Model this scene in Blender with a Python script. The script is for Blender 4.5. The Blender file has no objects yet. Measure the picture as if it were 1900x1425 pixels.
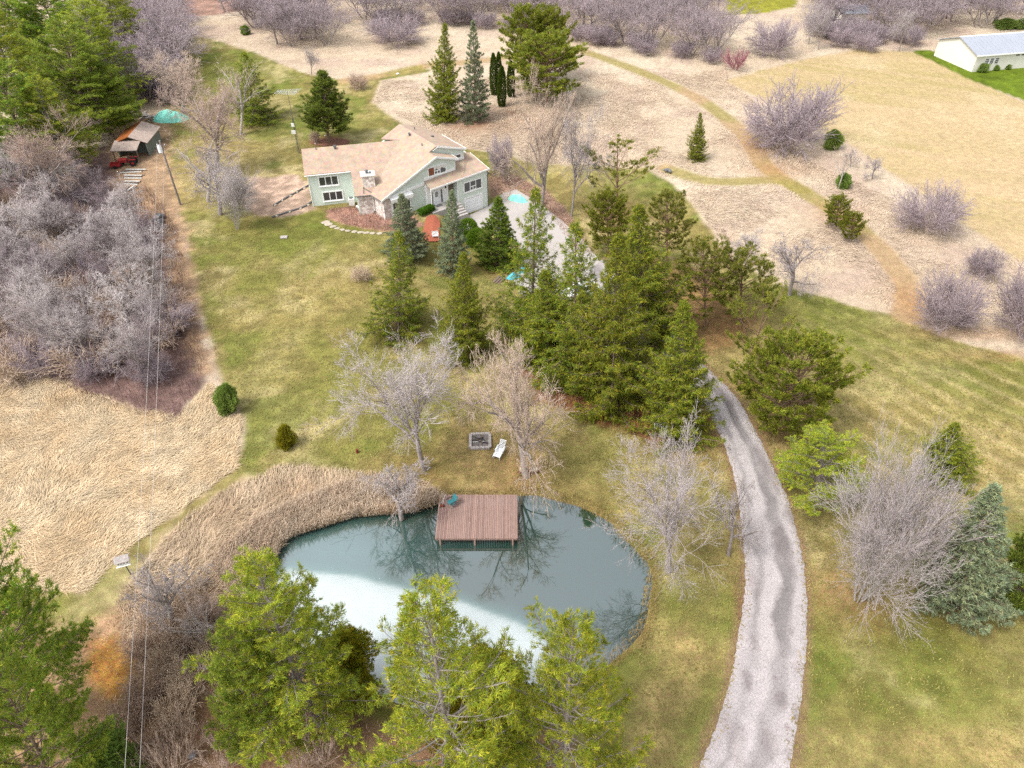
import bpy, math, random
import numpy as np
from mathutils import Matrix, Vector

random.seed(7)
RNG = np.random.default_rng(7)
S = bpy.context.scene
COL = S.collection

# ------------------------------------------------------------------ camera, world, sun, exposure
F, PITCH, H = 1319.0, math.radians(40.6), 45.0
cam_d = bpy.data.cameras.new("camera")
cam = bpy.data.objects.new("camera", cam_d)
COL.objects.link(cam)
cam.location = (0, 0, H)
cam.rotation_euler = (math.pi / 2 - PITCH, 0, 0)
cam_d.sensor_fit = 'HORIZONTAL'
cam_d.sensor_width = 36.0
cam_d.lens = F / 1900 * 36.0
cam_d.clip_start, cam_d.clip_end = 0.5, 6000
S.camera = cam

SUN_EL, SUN_AZ = 56, 238            # azimuth clockwise from +Y, towards the sun
w = bpy.data.worlds.new("World")
S.world = w
w.use_nodes = True
wt = w.node_tree
sky = wt.nodes.new("ShaderNodeTexSky")
sky.sky_type = 'NISHITA'
sky.sun_disc = False
sky.sun_elevation = math.radians(SUN_EL)
sky.sun_rotation = math.radians(SUN_AZ)
sky.dust_density = 3.0
hs = wt.nodes.new("ShaderNodeHueSaturation")
hs.inputs['Saturation'].default_value = 0.22      # thin overcast: the blue is mostly veiled
wt.links.new(sky.outputs[0], hs.inputs['Color'])
wt.links.new(hs.outputs[0], wt.nodes['Background'].inputs[0])
wt.nodes['Background'].inputs[1].default_value = 0.15

sd = bpy.data.lights.new("sun", 'SUN')
sd.energy = 1.35
sd.angle = math.radians(13)
sd.color = (1.0, 0.95, 0.88)
sun = bpy.data.objects.new("sun", sd)
COL.objects.link(sun)
az, el = math.radians(SUN_AZ), math.radians(SUN_EL)
sv = Vector((math.sin(az) * math.cos(el), math.cos(az) * math.cos(el), math.sin(el)))
sun.rotation_euler = sv.to_track_quat('Z', 'Y').to_euler()

vs = S.view_settings
vs.view_transform, vs.look, vs.exposure, vs.gamma = 'Standard', 'None', 1.30, 1.0
vs.use_curve_mapping = False
S.cycles.use_denoising = False
S.render.filter_size = 1.2
S.cycles.max_bounces = 6
S.cycles.transparent_max_bounces = 4

# ------------------------------------------------------------------ small maths
def smooth(a, b, x):
    t = np.clip((np.asarray(x, float) - a) / (b - a), 0, 1)
    return t * t * (3 - 2 * t)

def terrain(x, y):
    """level ground, 2.2 m lower round the parking pad in front of the garage"""
    x = np.asarray(x, float); y = np.asarray(y, float)
    dx, dy = x - 3.0, y - 89.0
    r = np.hypot(dx, dy)
    side = smooth(-8.0, 4.0, dx) * 0.7 + smooth(-4, -14, dy) * 0.6
    fall = 14.2 + 20 * np.clip(side, 0, 1)
    return -2.2 * (1 - smooth(9.6, fall, r)) + 0.0

def ray(px, py):
    a, b = (px - 950) / F, (712.5 - py) / F
    return a, math.cos(PITCH) + b * math.sin(PITCH), -math.sin(PITCH) + b * math.cos(PITCH)

def at(px, py, z=None):
    d = ray(px, py)
    zz = 0.0 if z is None else z
    for _ in range(12 if z is None else 1):
        t = (zz - H) / d[2]
        x, y = d[0] * t, d[1] * t
        if z is None:
            zz = 0.5 * zz + 0.5 * float(terrain(x, y))
    return x, y, (float(terrain(x, y)) if z is None else z)

def lin(r, g, b, gain=2.05):
    f = lambda c: ((c / 255 + 0.055) / 1.055) ** 2.4 if c > 10.3 else c / 255 / 12.92
    return np.array([f(r) / gain, f(g) / gain, f(b) / gain])

leaf = lambda r, g, b: lin(r, g, b, 1.05)
twg = lambda r, g, b: lin(r, g, b, 1.6)

def hash2(ix, iy, seed):
    n = (ix.astype(np.int64) * 374761393 + iy.astype(np.int64) * 668265263 + seed * 1442695041) & 0x7fffffff
    n = ((n ^ (n >> 13)) * 1274126177) & 0x7fffffff
    n = (n ^ (n >> 16)) & 0xffffff
    return n / float(0xffffff)

def vnoise(x, y, seed=0):
    x0, y0 = np.floor(x), np.floor(y)
    fx, fy = x - x0, y - y0
    fx, fy = fx * fx * (3 - 2 * fx), fy * fy * (3 - 2 * fy)
    a, b = hash2(x0, y0, seed), hash2(x0 + 1, y0, seed)
    c, d = hash2(x0, y0 + 1, seed), hash2(x0 + 1, y0 + 1, seed)
    return (a * (1 - fx) + b * fx) * (1 - fy) + (c * (1 - fx) + d * fx) * fy

def fbm(x, y, seed=0, oct=4):
    s, a, t = 0, 0.5, 0
    for k in range(oct):
        s = s + a * vnoise(x * 2 ** k + 17.3 * k, y * 2 ** k - 9.1 * k, seed + k)
        t += a; a *= 0.55
    return s / t

def poly_sd(x, y, poly):
    """signed distance to a polygon, positive inside"""
    P = np.array(poly, float)
    d = np.full(x.shape, 1e9); inside = np.zeros(x.shape, bool)
    n = len(P)
    for i in range(n):
        ax, ay = P[i]; bx, by = P[(i + 1) % n]
        ex, ey = bx - ax, by - ay
        t = np.clip(((x - ax) * ex + (y - ay) * ey) / (ex * ex + ey * ey + 1e-9), 0, 1)
        d = np.minimum(d, np.hypot(x - ax - t * ex, y - ay - t * ey))
        if ay != by:
            c = ((ay > y) != (by > y)) & (x < (bx - ax) * (y - ay) / (by - ay) + ax)
            inside ^= c
    return np.where(inside, d, -d)

def line_d(x, y, pts):
    P = np.array(pts, float); d = np.full(x.shape, 1e9)
    for i in range(len(P) - 1):
        ax, ay = P[i]; bx, by = P[i + 1]
        ex, ey = bx - ax, by - ay
        t = np.clip(((x - ax) * ex + (y - ay) * ey) / (ex * ex + ey * ey + 1e-9), 0, 1)
        d = np.minimum(d, np.hypot(x - ax - t * ex, y - ay - t * ey))
    return d

def W(*pts):
    """ground points of a list of photo positions"""
    return [at(px, py)[:2] for px, py in pts]

def spline(pts, step=0.8):
    P = np.array(pts, float); out = []
    for i in range(len(P) - 1):
        p0, p1, p2, p3 = P[max(i - 1, 0)], P[i], P[i + 1], P[min(i + 2, len(P) - 1)]
        n = max(2, int(np.linalg.norm(p2 - p1) / step))
        for k in range(n):
            t = k / n
            out.append(0.5 * ((2 * p1) + (-p0 + p2) * t + (2 * p0 - 5 * p1 + 4 * p2 - p3) * t * t + (-p0 + 3 * p1 - 3 * p2 + p3) * t ** 3))
    out.append(P[-1])
    return np.array(out)

# ------------------------------------------------------------------ materials
def mat(name, col, rough=0.8, var=0.12, scale=3.0, bump=0.0, bscale=20.0, metal=0.0, spec=0.3, attr=False, trans=0.0, objvar=0.0, stretch=None, detail=5):
    m = bpy.data.materials.new(name)
    m.use_nodes = True
    nt = m.node_tree; N, L = nt.nodes, nt.links
    bs = N['Principled BSDF']
    bs.inputs['Roughness'].default_value = rough
    bs.inputs['Metallic'].default_value = metal
    bs.inputs['Specular IOR Level'].default_value = spec
    tc = N.new('ShaderNodeTexCoord')
    src = tc.outputs['Object']
    if stretch:
        mp = N.new('ShaderNodeMapping'); mp.inputs['Scale'].default_value = stretch
        L.new(src, mp.inputs[0]); src = mp.outputs[0]
    nz = N.new('ShaderNodeTexNoise'); nz.inputs['Scale'].default_value = scale; nz.inputs['Detail'].default_value = detail
    nz.inputs['Roughness'].default_value = 0.65
    L.new(src, nz.inputs[0])
    mr = N.new('ShaderNodeMapRange')
    mr.inputs[1].default_value, mr.inputs[2].default_value = 0.3, 0.7
    mr.inputs[3].default_value, mr.inputs[4].default_value = 1 - var, 1 + var
    L.new(nz.outputs[0], mr.inputs[0])
    vm = N.new('ShaderNodeVectorMath'); vm.operation = 'SCALE'
    if attr:
        at_ = N.new('ShaderNodeVertexColor'); at_.layer_name = 'Col'
        L.new(at_.outputs[0], vm.inputs[0])
    else:
        vm.inputs[0].default_value = tuple(float(c) for c in col[:3])
    L.new(mr.outputs[0], vm.inputs['Scale'])
    out = vm.outputs[0]
    if objvar:
        oi = N.new('ShaderNodeObjectInfo'); h2 = N.new('ShaderNodeHueSaturation')
        m1 = N.new('ShaderNodeMapRange'); m1.inputs[3].default_value, m1.inputs[4].default_value = 1 - objvar, 1 + objvar
        m2 = N.new('ShaderNodeMapRange'); m2.inputs[3].default_value, m2.inputs[4].default_value = 0.5 - objvar * 0.08, 0.5 + objvar * 0.08
        L.new(oi.outputs['Random'], m1.inputs[0]); L.new(oi.outputs['Random'], m2.inputs[0])
        L.new(m1.outputs[0], h2.inputs['Value']); L.new(m2.outputs[0], h2.inputs['Hue'])
        L.new(out, h2.inputs['Color']); out = h2.outputs[0]
    L.new(out, bs.inputs['Base Color'])
    if bump:
        b = N.new('ShaderNodeBump'); b.inputs['Strength'].default_value = bump; b.inputs['Distance'].default_value = 0.05
        n2 = N.new('ShaderNodeTexNoise'); n2.inputs['Scale'].default_value = bscale; n2.inputs['Detail'].default_value = 4
        L.new(src, n2.inputs[0]); L.new(n2.outputs[0], b.inputs['Height']); L.new(b.outputs[0], bs.inputs['Normal'])
    if trans:
        t = N.new('ShaderNodeBsdfTranslucent'); mx = N.new('ShaderNodeMixShader'); mx.inputs[0].default_value = trans
        L.new(out, t.inputs[0]); L.new(bs.outputs[0], mx.inputs[1]); L.new(t.outputs[0], mx.inputs[2])
        L.new(mx.outputs[0], N['Material Output'].inputs[0])
    return m

M = {}
M['siding'] = mat('siding', (0.58, 0.65, 0.58), 0.6, 0.05, 1.5)
M['white'] = mat('white_paint', (0.78, 0.78, 0.76), 0.5, 0.04, 2)
M['white_old'] = mat('weathered_white_paint', (0.62, 0.61, 0.57), 0.7, 0.2, 6)
M['glass'] = mat('window_glass', (0.035, 0.04, 0.045), 0.06, 0.3, 2, spec=0.9)
M['curtain'] = mat('curtain', (0.6, 0.58, 0.54), 0.9, 0.2, 8)
M['curtain_red'] = mat('rust_curtain', (0.22, 0.08, 0.04), 0.9, 0.3, 8)
M['black'] = mat('black_plastic', (0.03, 0.03, 0.032), 0.5, 0.2, 5)
M['darkgrey'] = mat('dark_grey_metal', (0.09, 0.09, 0.095), 0.5, 0.2, 5)
M['grey'] = mat('grey_metal', (0.3, 0.3, 0.31), 0.5, 0.15, 4, metal=0.3)
M['brown_shutter'] = mat('brown_shutter', (0.14, 0.11, 0.08), 0.7, 0.2, 5)
M['barn_wall'] = mat('barn_wall', (0.62, 0.60, 0.53), 0.6, 0.05, 0.8)
M['barn_roof'] = mat('barn_roof', (0.27, 0.29, 0.33), 0.5, 0.06, 0.5, metal=0.0)
M['wood'] = mat('weathered_wood', lin(150, 130, 115), 0.85, 0.3, 5)
M['pole'] = mat('pole_wood', lin(178, 165, 158), 0.9, 0.25, 4)
M['red'] = mat('red_paint', (0.30, 0.03, 0.03), 0.4, 0.25, 5)
M['tire'] = mat('tyre_rubber', (0.02, 0.02, 0.02), 0.9, 0.2, 5)
M['tarp'] = mat('turquoise_tarp', (0.2, 0.62, 0.52), 0.5, 0.35, 1.6, bump=0.5, bscale=3)
M['teal'] = mat('teal_fabric', (0.03, 0.16, 0.18), 0.8, 0.3, 8)
M['blue'] = mat('blue_plastic', (0.06, 0.42, 0.55), 0.5, 0.15, 3)
M['shed_roof'] = mat('shed_roof', lin(222, 200, 186), 0.9, 0.2, 2)
M['shed_wall'] = mat('shed_wall', lin(150, 160, 150), 0.8, 0.15, 3)
M['rust_leaf'] = mat('fallen_needles', lin(190, 110, 50), 1.0, 0.4, 8)
M['concrete'] = mat('concrete', lin(222, 214, 208), 0.85, 0.07, 1.3, bump=0.1)
M['concrete_old'] = mat('old_concrete', lin(215, 205, 200), 0.9, 0.2, 6, bump=0.4)
M['ash'] = mat('ash', lin(160, 150, 148), 1, 0.45, 5, bump=0.6)
M['stone'] = mat('pale_stone', lin(222, 208, 185), 0.9, 0.22, 4, bump=0.4)
M['rock'] = mat('grey_rock', lin(140, 140, 142), 0.9, 0.35, 3, bump=0.5)
M['wire'] = mat('wire', (0.5, 0.47, 0.45), 0.5, 0.05, 3)
M['mulch'] = mat('red_mulch', lin(205, 118, 90), 1.0, 0.35, 9, bump=0.7, bscale=18)
M['white_metal'] = mat('white_metal', (0.75, 0.77, 0.78), 0.35, 0.05, 3)
M['rusty'] = mat('rusty_brown', lin(150, 75, 50), 0.8, 0.35, 6)

def shingles():
    m = mat('roof_shingles', lin(226, 198, 174), 0.9, 0.16, 0.9)
    nt = m.node_tree; N, L = nt.nodes, nt.links
    bs = N['Principled BSDF']
    old = bs.inputs['Base Color'].links[0].from_socket
    tc = N.new('ShaderNodeTexCoord')
    n = N.new('ShaderNodeTexNoise'); n.inputs['Scale'].default_value = 7; n.inputs['Detail'].default_value = 3
    L.new(tc.outputs['Object'], n.inputs[0])
    wv = N.new('ShaderNodeTexVoronoi'); wv.inputs['Scale'].default_value = 4.5
    L.new(tc.outputs['Object'], wv.inputs[0])
    mx = N.new('ShaderNodeMix'); mx.data_type = 'RGBA'; mx.blend_type = 'MULTIPLY'; mx.inputs[0].default_value = 0.22
    L.new(old, mx.inputs[6]); L.new(wv.outputs['Color'], mx.inputs[7])
    L.new(mx.outputs[2], bs.inputs['Base Color'])
    b = N.new('ShaderNodeBump'); b.inputs['Strength'].default_value = 0.4; b.inputs['Distance'].default_value = 0.03
    L.new(n.outputs[0], b.inputs['Height']); L.new(b.outputs[0], bs.inputs['Normal'])
    return m
M['shingle'] = shingles()

def stonewall():
    m = mat('rubble_stone', lin(205, 185, 172), 0.9, 0.15, 2)
    nt = m.node_tree; N, L = nt.nodes, nt.links
    bs = N['Principled BSDF']
    tc = N.new('ShaderNodeTexCoord')
    v = N.new('ShaderNodeTexVoronoi'); v.inputs['Scale'].default_value = 3.6
    v2 = N.new('ShaderNodeTexVoronoi'); v2.feature = 'DISTANCE_TO_EDGE'; v2.inputs['Scale'].default_value = 3.6
    L.new(tc.outputs['Object'], v.inputs[0]); L.new(tc.outputs['Object'], v2.inputs[0])
    sp = N.new('ShaderNodeSeparateColor'); L.new(v.outputs['Color'], sp.inputs[0])
    r = N.new('ShaderNodeValToRGB'); r.color_ramp.interpolation = 'LINEAR'
    e = r.color_ramp.elements
    e[0].color = (.40, .33, .29, 1); e[1].color = (.80, .74, .68, 1)
    k = e.new(0.5); k.color = (.62, .55, .50, 1)
    L.new(sp.outputs[0], r.inputs[0])
    mr = N.new('ShaderNodeMapRange'); mr.inputs[2].default_value = 0.05; mr.inputs[3].default_value = 0.78
    L.new(v2.outputs['Distance'], mr.inputs[0])
    vm = N.new('ShaderNodeVectorMath'); vm.operation = 'SCALE'
    L.new(r.outputs[0], vm.inputs[0]); L.new(mr.outputs[0], vm.inputs['Scale'])
    L.new(vm.outputs[0], bs.inputs['Base Color'])
    b = N.new('ShaderNodeBump'); b.inputs['Strength'].default_value = 0.8; b.inputs['Distance'].default_value = 0.05
    L.new(mr.outputs[0], b.inputs['Height']); L.new(b.outputs[0], bs.inputs['Normal'])
    return m
M['stonewall'] = stonewall()

# ------------------------------------------------------------------ objects
def tag(o, label=None, cat=None, group=None, kind=None):
    if label: o['label'] = label
    if cat: o['category'] = cat
    if group: o['group'] = group
    if kind: o['kind'] = kind
    return o

def empty(name, loc, rz=0.0, label=None, cat=None, group=None):
    o = bpy.data.objects.new(name, None)
    COL.objects.link(o)
    o.empty_display_size = 0.5
    o.location = loc; o.rotation_euler = (0, 0, rz)
    return tag(o, label, cat, group)

def link(name, me, parent=None):
    o = bpy.data.objects.new(name, me)
    COL.objects.link(o)
    if parent: o.parent = parent
    return o

def worldm(o):
    m = Matrix.Identity(4); ch = []
    while o: ch.append(o); o = o.parent
    for q in reversed(ch): m = m @ q.matrix_basis if q.matrix_basis else m
    return m

class MB:
    """collects boxes, bars and tubes; fr maps local points to where they stand"""
    def __init__(s, fr=None): s.v = []; s.f = []; s.fr = fr or (lambda p: p)
    def add(s, vs, fs):
        n = len(s.v); s.v += [tuple(s.fr(p)) for p in vs]; s.f += [tuple(i + n for i in f) for f in fs]; return s
    def box(s, x0, x1, y0, y1, z0, z1):
        vs = [(x, y, z) for z in (z0, z1) for y in (y0, y1) for x in (x0, x1)]
        return s.add(vs, [(0, 2, 3, 1), (4, 5, 7, 6), (0, 1, 5, 4), (2, 6, 7, 3), (0, 4, 6, 2), (1, 3, 7, 5)])
    def prism(s, poly, thick, zt=None):
        """poly: 3D top points; extruded straight down by thick"""
        n = len(poly)
        vs = [tuple(p) for p in poly] + [(p[0], p[1], p[2] - thick) for p in poly]
        fs = [tuple(range(n)), tuple(range(2 * n - 1, n - 1, -1))] + [(i, i + n, (i + 1) % n + n, (i + 1) % n) for i in range(n)]
        return s.add(vs, fs)
    def wall(s, poly, axis, d):
        """poly in (u,z); a slab in the plane across axis; axis 'y': points (u, y, z), thickness d=(y0,y1)"""
        n = len(poly)
        f = (lambda u, z, q: (u, q, z)) if axis == 'y' else (lambda u, z, q: (q, u, z))
        vs = [f(u, z, d[0]) for u, z in poly] + [f(u, z, d[1]) for u, z in poly]
        fs = [tuple(range(n)), tuple(range(2 * n - 1, n - 1, -1))] + [(i, i + n, (i + 1) % n + n, (i + 1) % n) for i in range(n)]
        return s.add(vs, fs)
    def tube(s, a, b, r0, r1=None, n=8, cap=True):
        r1 = r0 if r1 is None else r1
        a, b = Vector(a), Vector(b); d = (b - a).normalized()
        u = d.orthogonal().normalized(); w_ = d.cross(u)
        vs = []
        for p, r in ((a, r0), (b, r1)):
            for k in range(n):
                t = 2 * math.pi * k / n
                vs.append(tuple(p + (u * math.cos(t) + w_ * math.sin(t)) * r))
        fs = [(k, (k + 1) % n, n + (k + 1) % n, n + k) for k in range(n)]
        if cap: fs += [tuple(range(n - 1, -1, -1)), tuple(range(n, 2 * n))]
        return s.add(vs, fs)
    def bar(s, a, b, w_, h):
        return s.tube(a, b, max(w_, h) * 0.6, n=4)
    def build(s, name, m, parent=None, bevel=0.0, smooth_=False):
        me = bpy.data.meshes.new(name)
        vs = s.v
        if parent is not None:
            inv = worldm(parent).inverted()
            vs = [tuple(inv @ Vector(p)) for p in vs]
        me.from_pydata(vs, [], s.f); me.update()
        import bmesh
        bm = bmesh.new(); bm.from_mesh(me); bmesh.ops.recalc_face_normals(bm, faces=bm.faces)
        if bevel: bmesh.ops.bevel(bm, geom=bm.edges[:], offset=bevel, segments=1, affect='EDGES')
        bm.to_mesh(me); bm.free()
        if m: me.materials.append(m)
        if smooth_:
            me.polygons.foreach_set('use_smooth', [True] * len(me.polygons))
        return link(name, me, parent)

def npmesh(name, V, Tri, C=None, m=None):
    me = bpy.data.meshes.new(name)
    V = np.ascontiguousarray(V, np.float32); Tri = np.ascontiguousarray(Tri, np.int32)
    k = Tri.shape[1]
    me.vertices.add(len(V)); me.vertices.foreach_set('co', V.ravel())
    me.loops.add(Tri.size); me.loops.foreach_set('vertex_index', Tri.ravel())
    me.polygons.add(len(Tri))
    me.polygons.foreach_set('loop_start', np.arange(0, Tri.size, k, dtype=np.int32))
    me.polygons.foreach_set('loop_total', np.full(len(Tri), k, np.int32))
    me.update(calc_edges=True)
    if C is not None:
        ca = me.color_attributes.new('Col', 'FLOAT_COLOR', 'POINT')
        CC = np.ones((len(V), 4), np.float32); CC[:, :3] = C
        ca.data.foreach_set('color', CC.ravel())
    if m: me.materials.append(m)
    return me

# ------------------------------------------------------------------ regions of the ground (photo positions -> ground points)
R_ = {}
R_['lawn'] = W((330, 62), (400, 75), (470, 97), (560, 135), (640, 150), (720, 138), (782, 120), (800, 132), (705, 150), (690, 190), (760, 240), (860, 275), (960, 295), (1080, 305),
               (1200, 312), (1255, 345), (1320, 430), (1345, 475), (1440, 528), (1520, 548), (1600, 572), (1660, 588), (1720, 612), (1800, 640), (1900, 665), (2250, 760), (2700, 1700),
               (-900, 1700), (-900, 1080), (60, 1082), (150, 1090), (235, 1005), (340, 930), (432, 868), (450, 830), (450, 775), (405, 690), (378, 600), (350, 500), (343, 420), (310, 340), (292, 270), (300, 215), (345, 150))
R_['reedtan'] = W((215, 1110), (300, 1000), (430, 905), (520, 868), (640, 878), (720, 885), (800, 895), (812, 935), (700, 975), (560, 1010), (500, 1060), (480, 1150), (440, 1300), (300, 1280), (250, 1180))
R_['meadow'] = W((-500, 640), (0, 655), (60, 690), (150, 720), (260, 765), (330, 775), (385, 715), (430, 765), (444, 800), (436, 872), (350, 935), (235, 1015), (150, 1100), (60, 1090), (-600, 1090))
R_['thicketfloor'] = W((-900, 280), (0, 285), (200, 270), (270, 330), (330, 430), (350, 560), (378, 660), (370, 720), (330, 790), (200, 750), (100, 710), (0, 665), (-900, 660))
R_['litterSW'] = W((-700, 1600), (-700, 1150), (60, 1120), (150, 1170), (250, 1120), (400, 1060), (500, 1090), (560, 1250), (640, 1330), (900, 1350), (1010, 1330), (1060, 1425), (1000, 1550))
R_['field'] = W((1345, 150), (1420, 128), (1500, 108), (1590, 92), (1700, 97), (1900, 190), (2600, 420), (2900, 900), (1900, 490), (1840, 450), (1760, 395), (1700, 352), (1620, 300), (1555, 255), (1440, 195), (1370, 165))
R_['barnlawn'] = W((1692, 95), (1716, 92), (1760, 100), (1840, 120), (1990, 110), (2200, 250), (1905, 188), (1800, 148))
R_['farlawn'] = W((1346, -30), (1485, -30), (1475, 12), (1420, 24), (1350, 28))
R_['litterSpruce'] = W((960, 690), (1040, 670), (1200, 735), (1320, 770), (1290, 820), (1200, 812), (1090, 775), (1000, 740))
R_['litterpines'] = W((1215, 480), (1330, 520), (1400, 600), (1350, 640), (1260, 660), (1200, 600))
R_['bedW'] = W((462, 330), (555, 325), (575, 345), (585, 388), (520, 405), (462, 395), (440, 370))
R_['bedChim'] = W((600, 390), (700, 380), (770, 400), (790, 420), (715, 432), (640, 418), (607, 405))
R_['bedE'] = W((906, 330), (960, 325), (1010, 350), (1060, 400), (1100, 470), (1075, 470), (1010, 385), (960, 352), (915, 365))
R_['worn'] = W((850, 790), (960, 780), (1010, 830), (1000, 880), (920, 905), (840, 880), (820, 830))
R_['dirtshed'] = W((200, 230), (285, 215), (325, 240), (315, 300), (340, 400), (375, 600), (400, 700), (355, 690), (330, 560), (290, 420), (215, 370))
R_['orange'] = W((168, 1190), (215, 1185), (240, 1250), (215, 1300), (165, 1270))
R_['farmfield'] = W((290, 20), (330, -20), (460, -40), (460, 18), (400, 28), (310, 34))
R_['pondland'] = [(0, 0)]
POND = spline(W((498, 1062), (520, 1012), (565, 985), (630, 968), (700, 955), (760, 948), (812, 936), (890, 930), (965, 925), (1040, 932), (1098, 955), (1150, 995),
                (1188, 1040), (1202, 1090), (1195, 1135), (1165, 1185), (1120, 1225), (1060, 1262), (980, 1288), (880, 1300), (770, 1295), (670, 1265), (600, 1225), (550, 1160), (512, 1105), (498, 1062)), 1.0)[:-1]
_q = np.arange(len(POND)); _c = np.mean(POND, 0)
POND = POND + (POND - _c) / np.linalg.norm(POND - _c, axis=1)[:, None] * (0.55 * (fbm(_q / 2.3, _q * 0.0 + 3, 15, 3) - .5) * 2)[:, None]
POND = [tuple(p) for p in POND]
trails = [(W((1075, 92), (1180, 130), (1290, 180), (1380, 250), (1420, 310), (1480, 350), (1560, 400), (1640, 470), (1688, 540), (1680, 585)), 1.5),
          (W((1235, 312), (1290, 330), (1340, 338), (1440, 335), (1490, 352)), 1.3),
          (W((640, 150), (720, 138), (790, 122), (900, 112), (1000, 95), (1075, 92)), 1.5)]

# edges of the drive
left = W((1150, 1850), (1240, 1560), (1297, 1425), (1345, 1300), (1370, 1180), (1382, 1080), (1376, 980), (1365, 900), (1345, 830), (1318, 772), (1285, 725), (1250, 685), (1215, 648), (1180, 612), (1140, 575), (1105, 545), (1060, 528))
right = W((1400, 1850), (1440, 1560), (1465, 1425), (1486, 1300), (1497, 1180), (1495, 1080), (1482, 1000), (1462, 930), (1436, 870), (1402, 800), (1366, 738), (1325, 695), (1288, 658), (1252, 618), (1215, 578), (1175, 540), (1120, 480))

# ------------------------------------------------------------------ ground sheet
def axis(stops):
    out = [stops[0][0]]
    for (a, s0), (b, s1) in zip(stops[:-1], stops[1:]):
        while out[-1] < b - 1e-6:
            t = (out[-1] - a) / (b - a)
            out.append(min(b, out[-1] + s0 + (s1 - s0) * t))
    return np.array(out)
gx = axis([(-3000, 900), (-700, 120), (-260, 12), (-130, 1.2), (-40, 0.32), (45, 0.32), (140, 1.2), (260, 12), (700, 120), (3000, 900)])
gy = axis([(-800, 200), (-60, 20), (10, 0.5), (16, 0.28), (60, 0.32), (110, 0.5), (220, 1.6), (420, 14), (900, 120), (4000, 900)])
X, Y = np.meshgrid(gx, gy)
sdp = poly_sd(X, Y, POND)
Z = terrain(X, Y)
Z = Z + 0.10 * (fbm(X / 9, Y / 9, 5, 3) - 0.5) * smooth(0.5, 6, -sdp)
Z = np.where(sdp > -1.6, Z - 0.34 * smooth(-1.6, -0.1, sdp) - 0.9 * smooth(0, 2.5, sdp), Z)
Z = Z + 4.0 * (fbm(X / 160, Y / 160, 9, 2) - 0.5) * smooth(230, 600, np.hypot(X, Y))

def blend(C, c, wgt):
    wgt = np.clip(wgt, 0, 1)[..., None]
    return C * (1 - wgt) + np.asarray(c) * wgt
def edge(name, soft, rough, nseed, nscale=2.2):
    sd_ = poly_sd(X, Y, R_[name]) + rough * (fbm(X / nscale, Y / nscale, nseed, 4) - 0.5) * 2
    return smooth(-soft, soft, sd_)
n1 = fbm(X / 14, Y / 14, 11, 5); n2 = fbm(X / 3.0, Y / 3.0, 23, 4); n3 = fbm(X / 0.9, Y / 0.9, 31, 3); n4 = fbm(X / 30, Y / 30, 47, 3)
# dry upland meadow is the base
C = np.zeros(X.shape + (3,)) + lin(230, 208, 180)
C = blend(C, lin(240, 221, 194), smooth(0.42, 0.66, n1) * 0.9)
C = blend(C, lin(214, 186, 168), smooth(0.5, 0.72, fbm(X / 7, Y / 7, 71, 5)) * 0.6)
C = blend(C, lin(200, 172, 146), smooth(0.56, 0.7, n2) * 0.3)
# mown tan field
wf = edge('field', 0.8, 0.8, 3, 5)
cf = np.zeros_like(C) + lin(220, 194, 148)
st = vnoise((X * 0.5 + Y * 0.85) / 1.6, (X * 0.85 - Y * 0.5) / 26, 7)
cf = blend(cf, lin(200, 182, 122), smooth(0.4, 0.75, n4 * 0.6 + st * 0.4) * 0.7)
cf = blend(cf, lin(235, 214, 172), smooth(0.55, 0.8, n1) * 0.6)
cf = blend(cf, lin(240, 208, 170), smooth(.3, .9, vnoise((X * .25 + Y * .97) / 2.2, (X * .97 - Y * .25) / 60, 19)) * .35)
C = blend(C, cf, wf)
# lawn
wl = edge('lawn', 0.45, 0.55, 4)
cl = np.zeros_like(C) + lin(182, 165, 98)
cl = blend(cl, lin(140, 142, 58), smooth(0.46, 0.64, n1) * 0.9)
cl = blend(cl, lin(222, 202, 142), smooth(0.48, 0.72, fbm(X / 6, Y / 6, 61, 5)) * 0.75)
cl = blend(cl, lin(158, 142, 76), smooth(0.5, 0.64, n2) * 0.75)
cl = blend(cl, lin(132, 144, 52), smooth(0.55, 0.68, fbm(X / 4, Y / 4, 83, 5)) * 0.75)
def spot(px, py, rx, ry):
    x0, y0, _ = at(px, py)
    return np.exp(-(((X - x0) / rx) ** 2 + ((Y - y0) / ry) ** 2))
g1, g2_ = lin(126, 140, 46), lin(196, 172, 105)
for px, py, rx, ry, a in ((1560, 600, 10, 7, .9), (1480, 560, 6, 6, .8), (1700, 680, 14, 5, .45), (1640, 640, 8, 5, .5), (520, 460, 3, 2.5, .9), (600, 440, 5, 3, .6), (430, 450, 6, 3, .5), (540, 640, 5, 5, .35), (480, 720, 6, 4, .4),
                          (1260, 1120, 3, 3, .8), (1700, 1160, 6, 2.5, .8), (1600, 1200, 6, 3, .6), (760, 580, 5, 4, .5), (600, 250, 7, 6, .5), (520, 215, 6, 7, .5), (640, 720, 3, 3, .6), (1350, 960, 2, 3, .4),
                          (1240, 340, 6, 6, .8), (1170, 350, 5, 5, .4), (1880, 1300, 5, 3, .4), (1660, 1360, 4, 3, .5), (840, 290, 14, 4, .35), (460, 120, 9, 12, .5), (560, 860, 3, 1.5, .5)):
    cl = blend(cl, g1, spot(px, py, rx, ry) * a * .8 * (0.35 + 1.1 * n2))
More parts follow.
